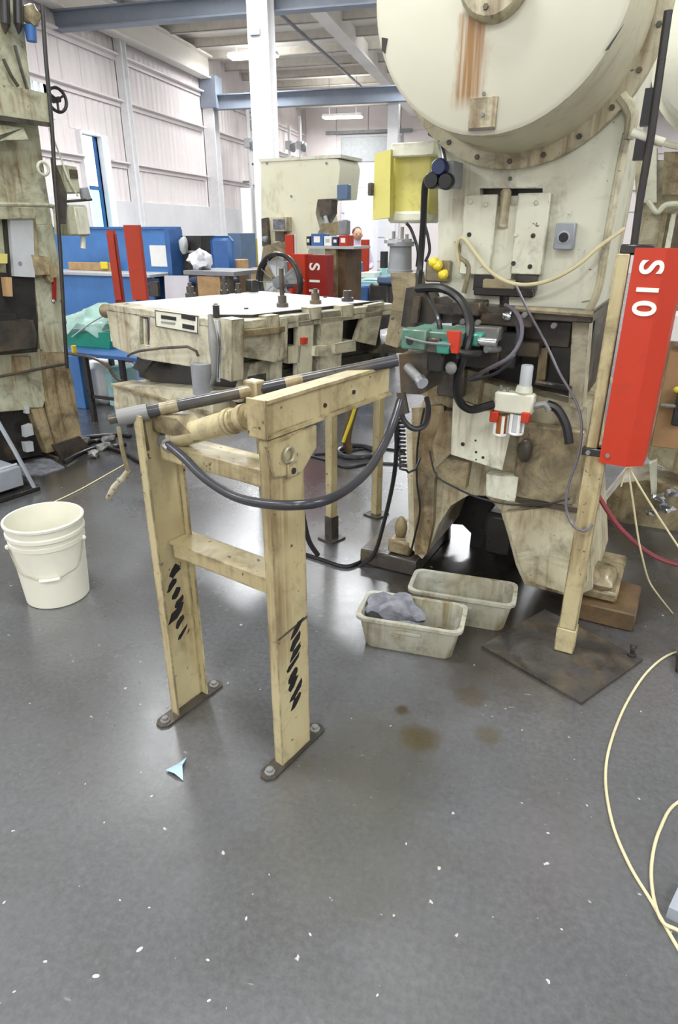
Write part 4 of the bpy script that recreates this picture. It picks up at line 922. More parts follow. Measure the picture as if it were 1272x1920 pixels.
# two oily trays
def tray(name, label, F, w, d, h, tilt=0):
    t = thing(name, label, 'tray', F, 'grey trays by the press'); m = MB(); bm = m.bm
    def ring(wx, dy, z, c):
        pts = []
        for sx, sy, a0 in ((1, 1, 0), (-1, 1, PI / 2), (-1, -1, PI), (1, -1, 3 * PI / 2)):
            for k in range(4):
                a = a0 + k * PI / 6; pts.append(bm.verts.new((sx * (wx - c) + c * math.cos(a), sy * (dy - c) + c * math.sin(a), z)))
        return pts
    R = [ring(w * .43, d * .43, .0, .03), ring(w * .44, d * .44, .004, .03), ring(w * .5, d * .5, h - .012, .03), ring(w * .5 + .012, d * .5 + .012, h - .012, .035), ring(w * .5 + .012, d * .5 + .012, h, .035), ring(w * .5 - .004, d * .5 - .004, h, .03), ring(w * .43 - .004, d * .43 - .004, .008, .028)]
    for a, b in zip(R, R[1:]):
        for j in range(16): bm.faces.new((a[j], a[(j + 1) % 16], b[(j + 1) % 16], b[j]))
    bm.faces.new(R[0]); bm.faces.new(R[-1])
    m.build('tray_body', 'tray', t)
    MB().box(-.05, .05, -d * .5 - .006, -d * .5 + .006, h - .05, h - .035, .003).build('tray_grip', 'tray', t)
    return t
t1 = G(775, 1140, .10); t2 = G(868, 1118, .10)
TR1 = Fr(-.255, 2.075, -2); TR2 = Fr(-.085, 2.305, -3)
tray('tote_tray', 'nearer oil stained grey tray holding grey rags', TR1, .375, .185, .135)
tray('tote_tray', 'empty oil stained grey tray tucked under the press front', TR2, .40, .17, .135)
tag(place(MB().ball((-.07, .01, .115), .10, .065, .065, .55, 3, 3).build('rag', 'rag'), TR1), 'large grey shop rag heaped at the back of the nearer tray', 'rag', 'rags in the tray')
tag(place(MB().ball((-.03, -.04, .075), .085, .038, .045, .5, 3, 8).build('rag', 'rag'), TR1), 'smaller grey shop rag lying in front in the nearer tray', 'rag', 'rags in the tray')
tag(place(MB().ball((.08, -.02, .045), .06, .03, .025, .8, 3, 5).ball((.11, .0, .05), .03, .03, .02, .8, 2, 2).build('oily_swarf', 'oil_steel'), TR1), 'dark oily metal scraps at the right end of the nearer tray', 'scrap')
# plate under the guard post
pc = [(.350, 1.853), (.587, 2.159), (.25, 2.42), (.010, 2.095)]
fp = MB().prism(pc, 0, .011, 'z').build('floor_plate', 'plate'); tag(fp, 'oily dark steel plate lying under the red guard post', 'plate')
g = G(1192, 1232, .011)
be = thing('eye_bolt', 'small black eye bolt standing at the corner of the steel plate', 'bolt', Fr(g[0] - .012, g[1] + .006, 0), z=.011)
MB().lathe([(.016, 0), (.016, .008), (.008, .010), (.008, .03), (0, .03)], (0, 0, 0), 'z', 8).build('stem', 'dark_steel', be)
MB().torus((0, 0, .038), .010, .003, 'y', 14, 6).build('eye', 'dark_steel', be)
# cream tubing loops on the floor at right
def floor_tube(name, label, pts, r, mat, cat='hose', group=None, zs=None):
    return tag(MB().tube([(*G(a, b, r)[:2], r + (zs[i] if zs else 0)) for i, (a, b) in enumerate(pts)], r, 8, 6).build(name, mat), label, cat, group)
floor_tube('cream_tube', 'wide loop of cream tubing lying on the floor at the right edge', [(1360, 1215), (1272, 1222), (1222, 1252), (1180, 1310), (1148, 1385), (1136, 1455), (1148, 1540), (1180, 1620), (1225, 1695), (1272, 1778), (1330, 1870)], .0042, 'creamhose', 'hose')
floor_tube('cream_tube', 'narrow loop of cream tubing inside the wide loop at the right edge', [(1360, 1480), (1272, 1504), (1238, 1555), (1223, 1615), (1225, 1675), (1241, 1730), (1272, 1752), (1340, 1790)], .0042, 'creamhose', 'hose', zs=[0, 0, 0, 0, 0, .006, .012, .004, 0, 0])
g = G(1262, 1690); tag(place(MB().prism([(-.012, -.05), (.10, -.06), (.11, .06), (.014, .055)], 0, .035, 'z').build('cable_cover', 'sgrey'), Fr(g[0], g[1], -14)), 'grey steel foot switch cover at the lower right edge', 'cover')
pdl = thing('foot_pedal', 'dark machine foot at the right edge above the wide tubing loop', 'machine foot', Fr(G(1295, 1258)[0], G(1295, 1258)[1], -13))
MB().box(-.05, .12, -.04, .12, 0, .03, .008).build('pad', 'dark_steel', pdl); MB().box(-.03, .08, -.02, .09, .03, .07, .012).build('cap', 'grey', pdl)
# paper towel scrap
g = G(333, 1447)
rg = MB(); vs = [rg.bm.verts.new(c) for c in ((-.035, -.002, .006), (-.005, .03, .003), (.014, .048, .010), (.012, .012, .014), (.028, -.034, .003), (-.002, -.018, .012), (.0, .01, .016))]
for f in ((0, 5, 6), (0, 6, 1), (1, 6, 3), (1, 3, 2), (6, 5, 3), (5, 4, 3)): rg.bm.faces.new([vs[i] for i in f])
tag(place(rg.build('paper_scrap', 'ltblue'), Fr(g[0], g[1], 10)), 'crumpled pale blue paper scrap on the floor before the left leg', 'scrap')
# pale flecks on the floor
for i, (a, b, w) in enumerate(((180, 1830, 14), (262, 1780, 14), (462, 1722, 9), (582, 1752, 8), (390, 1800, 8), (392, 1876, 8), (8, 1692, 8), (160, 1470, 6), (225, 1688, 6), (280, 1702, 6), (708, 1866, 7), (762, 1582, 7), (505, 1640, 5), (1028, 1562, 8))):
    g = G(a, b); r = w * .32 / 1208 * 1.5
    c = MB().lathe([(r, 0), (r * .8, .0012), (0, .0015)], (0, 0, 0), 'z', 7).build('paint_fleck', 'lgrey'); c.location = (g[0], g[1], 0); c.scale = (1.5, .8, 1); c.rotation_euler.z = .3 + i * .7
    tag(c, 'small white fleck lying on the bare concrete floor', 'fleck', 'white flecks on the floor')
# cart and mat at the left edge
KF = Fr(G(40, 925)[0], G(40, 925)[1], 70)
ct = thing('parts_cart', 'low blue grey parts tray on a black base at the left edge', 'cart', KF)
KP = lambda q, d=0: KF.pix(q[0], q[1], d)
MB().box(-.42, .02, -.02, .34, .05, .17, .006).build('tray_box', 'sgrey', ct)
MB().box(-.46, .10, -.05, .38, .0, .03, .006).build('base', 'dark_steel', ct)
MB().tube([(-.42, .02, .17), (.02, .02, .175)], .008, 6, 1).build('rim', 'lgrey', ct)
MB().tube(KF.p3([(-10, 780, .1), (30, 850, .0), (64, 914, -.04)]), .013, 6, 1).build('tilt_bar', 'sgrey', ct)
g = [G(*q) for q in ((-80, 905), (-40, 868), (60, 856), (95, 862), (122, 878), (80, 892), (30, 893))]
tag(MB().prism([(p[0], p[1]) for p in g], 0, .008, 'z').build('floor_mat', 'rag'), 'pale grey absorbent mat lying in front of the left press', 'mat')
# hoses on the floor beside the left press
for i, (pts, lab) in enumerate((([(120, 866), (150, 850), (190, 838), (230, 848), (262, 866)], 'black hose on the floor curving past the left press foot, nearest one'),
                                ([(128, 824), (150, 822), (175, 818), (215, 815), (245, 818)], 'black hose lying straight beside the left press foot, furthest one'),
                                ([(140, 848), (165, 830), (190, 826), (212, 836), (236, 832)], 'black hose wriggling on the floor beside the left press foot, middle one'))):
    floor_tube('floor_hose', lab, pts, .014, 'black', 'hose', 'floor hoses by the left press')
for i, (a, b) in enumerate(((160, 832), (196, 842), (205, 828), (176, 856))):
    g = G(a, b); tag(place(MB().ball((0, 0, .02), .06, .04, .03, .7, 2, i).build('metal_scrap', 'steel'), Fr(g[0], g[1], i * 40)), ('shiny metal lump among the black floor hoses', 'second metal lump beside the black floor hoses', 'furthest metal lump at the black floor hoses', 'metal lump nearest the white bucket by the black floor hoses')[i], 'scrap', 'metal lumps by the left press')
floor_tube('pale_string', 'thin pale cord lying on the floor beside the white bucket', [(100, 942), (150, 918), (200, 890), (232, 872)], .004, 'creamhose', 'cord')
floor_tube('floor_cable', 'dark cable on the floor behind the press, further one', [(590, 852), (640, 848), (700, 840), (760, 846)], .008, 'hose', 'cable')
floor_tube('floor_cable', 'dark cable on the floor behind the stand, nearer one', [(560, 850), (610, 862), (650, 876), (700, 868), (770, 872)], .008, 'hose', 'cable')
floor_tube('floor_cable', 'black cable on the floor under the stand, bending to the press', [(560, 1035), (600, 1048), (650, 1062), (690, 1045), (712, 1025)], .009, 'black', 'cable')
hose('floor_cable', 'black cable rising behind the right leg of the stand', 'cable', S, [(562, 890, .2), (566, 950, .22), (578, 1010, .26), (596, 1040, .30)], .008, 'black')
# green and brown hose hanging at the far side with a coil on the floor
yh = thing('drain_hose', 'yellow brown hose hanging behind the rail to a coil on the floor', 'hose', ROOM)
g = G(668, 852)
MB().tube([(g[0], g[1], .9), (g[0] + .01, g[1], .5), (g[0] - .06, g[1] - .02, .15), (g[0] - .05, g[1], .02)], .03, 8).build('hose_body', 'wood', yh)
MB().torus((g[0], g[1], .02), .13, .018, 'z').build('hose_coil', 'hose', yh)
MB().tube([(g[0] + .03, g[1] - .02, .9), (g[0] + .02, g[1] - .03, .45), (g[0] - .08, g[1] - .05, .1)], .012, 6).build('hose_sleeve', 'yel', yh)

# ================================================================== BEHIND: RIGHT SIDE
R = Fr(.9, 3.45, -13)
rp = thing('punch_press', 'second cream press partly hidden behind the red S10 cover at the right edge', 'press', R)
pprism(MB(), R, .0, [(1190, 300), (1300, 300), (1300, -60), (1420, -60), (1420, 880), (1290, 900), (1215, 860)], .5).build('frame', 'cream_rust', rp)
a = R.pix(1400, 60, -.25); b = R.pix(1237, 60, -.25); r_ = a[0] - b[0]
MB().lathe([(0, -.25), (r_ - .02, -.25), (r_, -.24), (r_ + .01, .0), (r_ + .035, .0), (r_ + .035, .03), (0, .03)], (a[0], 0, a[2]), 'y', 48).build('flywheel_guard', 'cream_disc', rp)
pprism(MB(), R, -.05, [(1205, 275), (1232, 275), (1232, 380), (1200, 380)], .1).build('side_box', 'cream', rp)
pprism(MB(), R, -.06, [(1246, 285), (1400, 280), (1400, 365), (1242, 365)], .06).build('panel', 'cream_oily', rp)
for q in ([(1240, 265, -.1), (1256, 272, -.1), (1300, 280, -.1)], [(1215, 375, -.08), (1232, 398, -.08), (1250, 384, -.08), (1290, 382, -.08)], [(1090, 660, -.1), (1130, 690, -.1), (1150, 720, -.1)]): MB().tube(R.p3(q), .012, 8).build('pipe', 'cream', rp)
for x0, x1, mt in ((1222, 1230, 'cream_oily'), (1236, 1246, 'cream'), (1252, 1262, 'oil_steel'), (1266, 1276, 'cream_rust')): pbox(MB(), R, -.03, x0, 400, x1, 640, .03).build('tie_rod', mt, rp)
fb = pprism(MB(), R, -.05, [(1120, 960), (1165, 905), (1215, 900), (1300, 930), (1300, 1000), (1150, 990)], .3).build('base', 'cream_oily', rp)
pprism(MB(), R, -.08, [(1172, 985), (1300, 1005), (1300, 1018), (1172, 998)], .2).build('base_plate', 'oil_steel', fb)
for q, s in (((1235, 932), .03), ((1250, 950), .04), ((1224, 958), .03), ((1262, 925), .03)): MB().ball(R.pix(*q, -.12), s, s, s * .8, .6, 2, q[0]).build('valve', 'chrome', fb)
pprism(MB(), R, -.07, [(1218, 870), (1232, 865), (1232, 935), (1222, 935)], .05).build('base_leg', 'cream', fb)
RB = Fr(.72, 2.92, -13)
g = thing('cardboard_box', 'brown cardboard box behind the red S10 cover', 'box', RB)
pbox(MB(), RB, .2, 1236, 665, 1420, 850, .2, .003).build('carton', 'card', g)
pbox(MB(), RB, .19, 1246, 595, 1420, 645, .2, .003).build('label_card', 'paper', g)
gv = thing('spray_valve', 'small dark valve with yellow cap beside the cardboard box', 'valve', RB)
MB().tube(RB.p3([(1240, 760, .16), (1275, 762, .16)]), .010, 8, 1).build('spindle', 'steel', gv)
pbox(MB(), RB, .15, 1264, 735, 1290, 800, .04, .006).build('body', 'dark_steel', gv); MB().ball(RB.pix(1272, 731, .16), .02, .015, .015).build('cap', 'yel', gv)

# ================================================================== BEHIND: LEFT AND CENTRE
A = Fr(0, 0, 0)
def bgbox(name, label, cat, F, d, x0, y0, x1, y1, depth, mat, group=None, bev=0.004, floor=False, zmax=None):
    c = [F.pix(a, b, d) for a, b in ((x0, y0), (x1, y0), (x1, y1), (x0, y1))]
    xa = (c[0][0] + c[3][0]) / 2; xb = (c[1][0] + c[2][0]) / 2
    if floor: xa, xb = c[0][0], c[1][0]
    z1 = (c[0][2] + c[1][2]) / 2; z1 = min(z1, zmax) if zmax else z1
    return tag(place(MB().box(xa, xb, d, d + depth, 0 if floor else (c[2][2] + c[3][2]) / 2, z1, bev).build(name, mat), F), label, cat, group)
# blue workbench with a tall back panel
WB = Fr(-5.6, 7.6, -10)
wb_ = thing('workbench', 'blue steel workbench with tall blue back panel beneath the bright doorway', 'workbench', WB)
p = [WB.pix(*q, .5) for q in ((118, 430), (333, 430), (333, 515))]
MB().box(p[0][0] - .3, p[1][0], .48, .54, .0, p[0][2]).build('back_panel', 'blue', wb_)
MB().box(p[0][0] - .3, p[1][0] + .01, .46, .56, p[0][2], p[0][2] + .03).build('top_rail', 'blue_m', wb_)
MB().box(p[1][0] - .05, p[1][0] + .02, .3, .56, 0, p[0][2]).build('end_post', 'blue_m', wb_)
dz = WB.pix(200, 512, 0)[2]
MB().box(p[0][0] - .3, p[1][0] - .05, -.05, .48, dz - .03, dz).build('bench_top', 'lgrey', wb_)
MB().box(p[0][0] - .3, p[1][0] - .05, .0, .03, 0, dz - .03).build('front_panel', 'blue', wb_)
for i in range(3): pbox(MB(), WB, -.012, 262 + 0, 522 + i * 12, 298, 531 + i * 12, .012).build('drawer_slot', 'blue_d', wb_)
tag(place(MB().box(WB.pix(128, 500, .3)[0], WB.pix(212, 500, .3)[0], .3, .36, dz + .001, dz + .10, .004).build('timber_batten', 'ply'), WB), 'pale timber batten lying along the blue workbench', 'timber')
bgbox('yellow_block', 'small yellow block at the end of the timber batten', 'block', WB, .26, 188, 491, 200, 504, .03, 'yel')
bgbox('paper_sheet', 'white paper sheet pinned to the blue bench panel', 'paper', WB, .470, 282, 460, 318, 500, .006, 'paper')
bgbox('cable_reel', 'dark reel of parts hanging on the blue workbench front beside the red columns', 'reel', WB, -.06, 280, 528, 296, 556, .05, 'oil_steel')
# red guard columns
RC = Fr(-3.7, 5.5, 8)
def redcol(x0, x1, y0, label, mat, d):
    t = thing('light_guard', label, 'guard column', RC, 'red guard columns')
    a = RC.pix(x0, y0, d); b = RC.pix(x1, y0, d); lo = RC.pix((x0 + x1) / 2, 562, d)
    MB().prism([(a[0], d), (b[0], d), (b[0] + .006, d + .05), (b[0], d + .05), (b[0] - .008, d + .01), (a[0] + .008, d + .01), (a[0] + .008, d + .05), (a[0], d + .05)], lo[2], a[2], 'z').build('cover', mat, t)
    MB().box((a[0] + b[0]) / 2 - .04, (a[0] + b[0]) / 2 + .04, d + .015, d + .06, 0, a[2] - .03).build('post', 'red_deep', t)
    MB().box((a[0] + b[0]) / 2 - .09, (a[0] + b[0]) / 2 + .09, d - .04, d + .14, 0, .012).build('foot', 'dark_steel', t)
redcol(199, 211, 432, 'narrow red guard column nearer the doorway, before the blue workbench', 'red_dark', .15)
redcol(231, 259, 422, 'wide red guard column before the blue workbench', 'red_dark', -.05)
# teal bin with film, on a blue topped black legged table
TB = Fr(-3.23, 4.45, -10)
tt = thing('work_table', 'black legged work table with blue edge beside the left press', 'table', TB)
zt = TB.pix(190, 665, .0)[2]
MB().box(-.35, .55, .0, .7, zt - .03, zt, .004).build('table_top', 'blue_m', tt)
for x, y in ((-.02, .03), (.35, .03), (-.30, .6), (.5, .65)):
    MB().box(x - .018, x + .018, y - .018, y + .018, 0, zt - .03).build('leg', 'dark_steel', tt)
MB().box(-.02, .35, .02, .04, .2, .225).build('stretcher', 'dark_steel', tt)
tn = thing('bin', 'teal green plastic bin lined with milky film, on the work table', 'bin', TB)
p = [TB.pix(*q, .25) for q in ((114, 625), (206, 622), (206, 664), (114, 664))]
zb = max(zt, p[2][2])
MB().prism([(p[0][0] - .02, p[0][2]), (p[1][0] + .03, p[1][2]), (p[1][0], zt + .002), (p[0][0], zt + .002)], .22, .66, 'y').build('bin_body', 'teal', tn)
fm = MB().ball(((p[0][0] + p[1][0]) / 2, .44, p[0][2] + .05), (p[1][0] - p[0][0]) / 2 + .02, .22, .16, .5, 3, 4).build('film_liner', 'bag', tn)
MB().tube(TB.p3([(135, 632, .2), (170, 606, .2), (202, 588, .2)]), .006, 6).build('film_fold', 'lgrey', tn)
tag(place(MB().tube(TB.p3([(138, 648, -.02), (140, 662, -.02)]), .02, 10, 1).build('marker_tube', 'yel'), TB), 'small yellow tube standing at the teal bin', 'tube')
hose('black_pipe', 'curved dark pipe bending over the work table beside the teal bin', 'pipe', TB, [(118, 662, -.05), (170, 670, -.05), (200, 685, -.05), (214, 705, -.05), (228, 715, -.05)], .012, 'oil_steel')
bgbox('drum_liner', 'white drum standing under the work table, left one', 'drum', TB, .45, 140, 682, 190, 770, .3, 'paper', 'pale drums under the table', .05, True, zt - .035)
bgbox('drum_liner', 'pale cyan sheet metal drum under the work table, right one', 'drum', TB, .42, 192, 690, 212, 765, .3, 'cyan', 'pale drums under the table', .03, True, zt - .035)
bgbox('blue_post', 'blue steel post between the left press and the work table', 'post', TB, .3, 124, 668, 146, 752, .05, 'blue', None, .004, True)
# white leaning panel, crate table
CT = Fr(-3.1, 6.4, -10)
tag(place(MB().prism([(CT.pix(303, 560, -.3)[0], 0)] + CT.xz([(308, 517), (352, 517)], -.3) + [(CT.pix(352, 560, -.3)[0], 0)], -.3, -.28, 'y').build('white_board', 'sheet'), CT), 'white panel standing behind the left end of the feeder table', 'panel')
kt = thing('packing_table', 'grey topped timber packing table behind the feeder table', 'table', CT)
p = [CT.pix(*q, .1) for q in ((346, 507), (440, 505))]
MB().box(p[0][0], p[1][0], .08, .7, p[0][2] - .04, p[0][2]).build('table_top', 'grey', kt)
for q in (372, 425): a = CT.pix(q, 520, .12); MB().box(a[0] - .03, a[0] + .03, .12, .2, 0, p[0][2] - .04).build('leg', 'oil_steel', kt)
MB().box(CT.pix(372, 520, .12)[0], CT.pix(414, 520, .12)[0], .10, .14, .5, p[0][2] - .05).build('timber_front', 'ply', kt)
tag(place(MB().ball((lambda a: (a[0], .3, a[2] + .04))(CT.pix(378, 496, .3)), .13, .10, .10, .6, 3, 6).build('white_bag', 'sheet'), CT), 'crumpled white bag lying on the packing table', 'bag')
sh_ = thing('shelf_rack', 'dark shelf rack behind the packing table', 'shelf', CT)
a = CT.pix(340, 442, 1.2); b = CT.pix(376, 442, 1.2); MB().box(a[0], b[0], 1.2, 1.5, 0, a[2]).build('cabinet', 'dark_steel', sh_); pbox(MB(), CT, 1.17, 350, 470, 374, 474, .1).build('shelf_board', 'lgrey', sh_)
tag(place(MB().ball((lambda a: (a[0], 1.12, a[2]))(CT.pix(345, 460, 1.12)), .06, .05, .10, .3).build('flask', 'lgrey'), CT), 'pale rounded flask on the dark shelf rack', 'flask')
bc = thing('office_chair', 'bright blue chair back beyond the packing table', 'chair', CT)
a = CT.pix(418, 478, .9)
MB().box(a[0] - .16, a[0] + .14, .88, .95, a[2] - .2, a[2] + .2, .05).build('backrest', 'blue_m', bc); MB().box(a[0] - .2, a[0] + .2, .45, .9, a[2] - .30, a[2] - .22, .03).build('seat', 'blue_d', bc); MB().cyl((a[0], .7, .05), (a[0], .7, a[2] - .3), .04).build('stem', 'dark_steel', bc); MB().cyl((a[0], .7, 0), (a[0], .7, .05), .24, .1).build('foot', 'dark_steel', bc)
bgbox('locker', 'slate blue locker standing beyond the blue chair', 'locker', CT, 1.3, 427, 437, 450, 530, .35, 'bluecab', None, .004, True)
bgbox('carton', 'tan carton stacked below the slate blue locker', 'box', CT, .95, 432, 487, 449, 504, .2, 'ply')
bgbox('carton', 'brown carton under the tan carton by the locker', 'box', CT, .95, 432, 506, 449, 540, .2, 'wood', None, .004, True)
bgbox('teal_crate', 'dark teal crate on the floor right of the cartons', 'crate', CT, 1.75, 452, 512, 476, 524, .3, 'teal', None, .004, True)
bgbox('board', 'tan timber board standing left of the round fan', 'board', CT, .9, 470, 502, 488, 560, .05, 'ply', None, .004, True)
tp = T.loc(G(467, 550, TZ)); tag(place(MB().box(tp[0] - .03, tp[0] + .03, tp[1], tp[1] + .05, TZ + .006, TZ + .07, .004).build('tool_block', 'dark_steel'), T), 'small dark block standing at the back of the white sheet', 'block')
# round floor fan
FN = Fr(*G(512, 560, .0)[:2], -20); FN = Fr(-2.15, 5.0, -20)
fn = thing('floor_fan', 'round grey floor fan behind the feeder table', 'fan', FN)
c = FN.pix(522, 530, 0); R_ = c[0] - FN.pix(484, 530, 0)[0]
fr_ = MB().torus(c, R_, .016, 'y', 36, 8).build('cage_rim', 'dark_steel', fn)
MB().torus((c[0], .035, c[2]), R_ * .97, .012, 'y', 36, 6).build('cage_rim', 'dark_steel', fn)
for k in range(12):
    a = k * PI / 6; MB().tube([(c[0] + .05 * math.cos(a), -.02, c[2] + .05 * math.sin(a)), (c[0] + R_ * math.cos(a), 0, c[2] + R_ * math.sin(a))], .003, 5, 1).build('cage_wire', 'grey', fr_)
for k in range(4):
    a = k * PI / 2 + .4; bm_ = MB(); u = Vector((math.cos(a), 0, math.sin(a))); w = Vector((-math.sin(a), 0, math.cos(a))); o_ = Vector((c[0], .05, c[2]))
    q = [o_ + u * .04 - w * .03 + Vector((0, .02, 0)), o_ + u * R_ * .88 - w * R_ * .30 + Vector((0, .03, 0)), o_ + u * R_ * .88 + w * R_ * .30 - Vector((0, .03, 0)), o_ + u * .04 + w * .03 - Vector((0, .02, 0))]
    vs = [bm_.bm.verts.new(x) for x in q] + [bm_.bm.verts.new(x + Vector((0, .004, 0))) for x in q]
    for f in ((0, 1, 2, 3), (7, 6, 5, 4), (0, 4, 5, 1), (1, 5, 6, 2), (2, 6, 7, 3), (3, 7, 4, 0)): bm_.bm.faces.new([vs[i] for i in f])
    bm_.build('blade', 'lgrey', fn)
MB().lathe([(0, -.03), (.04, -.02), (.05, .02), (.05, .16), (0, .18)], (c[0], 0, c[2]), 'y', 16).build('motor', 'grey', fn)
MB().cyl((c[0], .08, .04), (c[0], .08, c[2]), .022, seg=10).build('pole', 'dark_steel', fn); MB().lathe([(.22, 0), (.22, .02), (.04, .05), (0, .05)], (c[0], .08, 0), 'z', 20).build('foot', 'dark_steel', fn)
# the cream C frame press in the middle
BG = Fr(-2.25, 7.0, -13)
bp_ = thing('bench_press', 'pale cream C frame press standing in the middle background', 'press', BG)
pprism(MB(), BG, .0, [(489, 298), (634, 298), (638, 312), (632, 372), (596, 374), (592, 400), (600, 430), (578, 470), (578, 560), (492, 560)], .45).build('frame', 'bgcream', bp_)
a = BG.pix(540, 560, 0); MB().box(a[0] - .3, a[0] + .3, .0, .5, 0, a[2] + .02, .01).build('pedestal', 'bgcream', bp_)
pbox(MB(), BG, -.01, 486, 294, 640, 300, .47).build('top_cover', 'cream', bp_)
pprism(MB(), BG, -.02, [(596, 374), (622, 374), (622, 400), (612, 418), (600, 404)], .12).build('slide', 'oil_steel', bp_)
MB().tube(BG.p3([(610, 405, -.04), (614, 420, -.04)]), .02, 10, 1).build('chuck', 'lgrey', bp_)
pprism(MB(), BG, -.06, [(600, 420), (638, 415), (642, 440), (604, 442)], .15).build('tool_bed', 'cream_oily', bp_)
cbx = pbox(MB(), BG, -.10, 508, 407, 538, 434, .10, .004).build('control_box', 'cream_rust', bp_)
pbox(MB(), BG, -.106, 512, 411, 534, 430, .01).build('box_face', 'rag', cbx)
pbox(MB(), BG, -.08, 516, 433, 532, 452, .06).build('box_bracket', 'oil_steel', cbx)
pprism(MB(), BG, -.05, [(490, 410), (500, 408), (504, 460), (492, 462)], .06).build('side_lever', 'oil_steel', bp_)
MB().ball(BG.pix(498, 448, -.08), .04, .03, .03, .4).build('lever_knob', 'grey', bp_)
pprism(MB(), BG, -.06, [(494, 462), (535, 450), (530, 520), (485, 520)], .08).build('work_head', 'cream_oily', bp_)
for q in ((500, 306), (612, 306), (546, 368)): MB().lathe([(0, 0), (.012, 0), (.012, .006)], BG.pix(*q, -.008), 'y', 8).build('screw', 'grey', bp_)
bgbox('switch_box', 'small blue grey switch box right of the cream C frame press', 'box', BG, -.10, 632, 346, 652, 374, .08, 'bluecab')
bgbox('post_cover', 'red post cover left of the bench with parts boxes', 'guard column', BG, -.5, 534, 440, 549, 545, .05, 'red', 'red guard columns', .004, True)
bgbox('post_edge', 'pale post edge beside the red post cover', 'post', BG, -.47, 549, 440, 553, 545, .04, 'paper', None, .004, True)
bgbox('grey_post', 'grey green upright bar behind the tall clamp bolt', 'post', BG, -1.6, 530, 490, 538, 558, .03, 'grey', None, .004, True)
# S11 cover and the brown cabinet with boxes on its shelf
SC1 = Fr(-1.55, 5.1, -13)
sg = thing('guard_cover', 'red guard cover with white letters standing behind the feeder table', 'guard cover', SC1)
a, b, c = (SC1.pix(q, 476, 0) for q in (550, 575, 614)); lo = SC1.pix(580, 556, 0)[2]
MB().box(a[0], b[0], -.03, .10, .3, a[2]).build('side_plate', 'red', sg)
fcv = MB().box(b[0], c[0], -.0, .10, .3, a[2] - .005).build('front_plate', 'red_deep', sg)
MB().box((a[0] + c[0]) / 2 - .05, (a[0] + c[0]) / 2 + .05, .02, .09, 0, .3).build('post', 'dark_steel', sg)
MB().box((a[0] + c[0]) / 2 - .1, (a[0] + c[0]) / 2 + .1, -.05, .15, 0, .012).build('foot', 'dark_steel', sg)
for ch, q in (('S', (589, 500)), ('1', (589, 527)), ('1', (588, 545))):
    p = SC1.pix(*q, -.003); lettering('lettering', ch, .125, fcv, 'letter', (p[0], -.003, p[2]), (PI / 2, PI / 2, 0))
CB = Fr(-1.25, 5.4, -13)
cab = thing('side_cabinet', 'brown oily machine cabinet right of the red lettered cover', 'cabinet', CB)
a, b = CB.pix(614, 466, 0), CB.pix(648, 466, 0)
MB().box(a[0], (a[0] * .4 + b[0] * .6), -.04, .3, 0, a[2]).build('front_panel', 'cream_oily', cab); MB().box((a[0] * .4 + b[0] * .6), b[0], .0, .3, 0, a[2]).build('side_panel', 'wood', cab)
sf = CB.pix(580, 466, -.02), CB.pix(668, 466, -.02)
MB().box(sf[0][0], sf[1][0], -.06, .25, a[2], a[2] + .02).build('shelf', 'lgrey', cab)
for (x0, x1, y0, mt, lab) in ((574, 582, 443, 'dark_steel', 'black box file at the left end of the cabinet shelf'), (583, 606, 438, 'blue_m', 'blue parts box on the brown cabinet shelf'), (607, 622, 443, 'paper', 'white parts box on the brown cabinet shelf'), (623, 634, 444, 'blue_d', 'navy parts box on the brown cabinet shelf'), (635, 652, 441, 'red', 'red parts box on the brown cabinet shelf')):
    p, q = CB.pix(x0, y0, 0), CB.pix(x1, y0, 0); bx_ = thing('parts_box', lab, 'box', CB, 'boxes on the cabinet shelf'); MB().box(p[0] + .002, q[0] - .002, .0, .12, a[2] + .02, p[2], .003).build('box_body', mt, bx_)
    MB().box(p[0] + (q[0] - p[0]) * .25, q[0] - (q[0] - p[0]) * .25, -.002, .001, a[2] + .045, p[2] - .02).build('box_label', 'paper' if mt != 'paper' else 'lgrey', bx_)
bgbox('coolant_jug', 'grey machine part standing on top of the brown cabinet shelf', 'jug', CB, .15, 634, 412, 650, 441, .08, 'grey', None, .01)
# the corner beyond: person at a bench, red post, bins
HB = Fr(-1.35, 7.6, -13)
hb = thing('bench', 'pale green topped bench beyond the brown cabinet', 'bench', HB)
a, b = HB.pix(646, 527, 0), HB.pix(742, 527, 0)
MB().box(a[0], b[0], 0, .6, a[2] - .05, a[2]).build('bench_top', 'cyan', hb)
for x in (a[0] + .05, b[0] - .05):
    for y in (.05, .55): MB().box(x - .025, x + .025, y - .025, y + .025, 0, a[2] - .05).build('leg', 'grey', hb)
bgbox('blue_bin', 'blue plastic bin under the pale green bench', 'bin', HB, -.35, 662, 536, 690, 562, .25, 'blue_m', None, .02, True)
bgbox('dark_case', 'dark machine case right of the blue bin', 'case', HB, -.4, 690, 532, 730, 575, .3, 'dark_steel', None, .03, True)
bgbox('blue_cushion', 'grey blue pad lying on the dark machine case', 'pad', HB, -.4, 706, 518, 742, 533, .25, 'bluecab', None, .02)
bgbox('paper_stack', 'white paper stack on the pale green bench', 'paper', HB, .15, 676, 511, 702, 521, .25, 'paper')
bgbox('post_cover', 'red post cover beyond the pale green bench', 'guard column', HB, .8, 677, 449, 690, 496, .06, 'red', 'red guard columns', .004, True)
bgbox('blue_pad', 'blue padded seat on the pale green bench', 'pad', HB, .3, 652, 490, 672, 518, .15, 'blue_m', None, .02)
bgbox('cyan_drum', 'pale cyan drum beside the grey canister', 'drum', HB, .3, 712, 492, 730, 522, .2, 'cyan', None, .03)
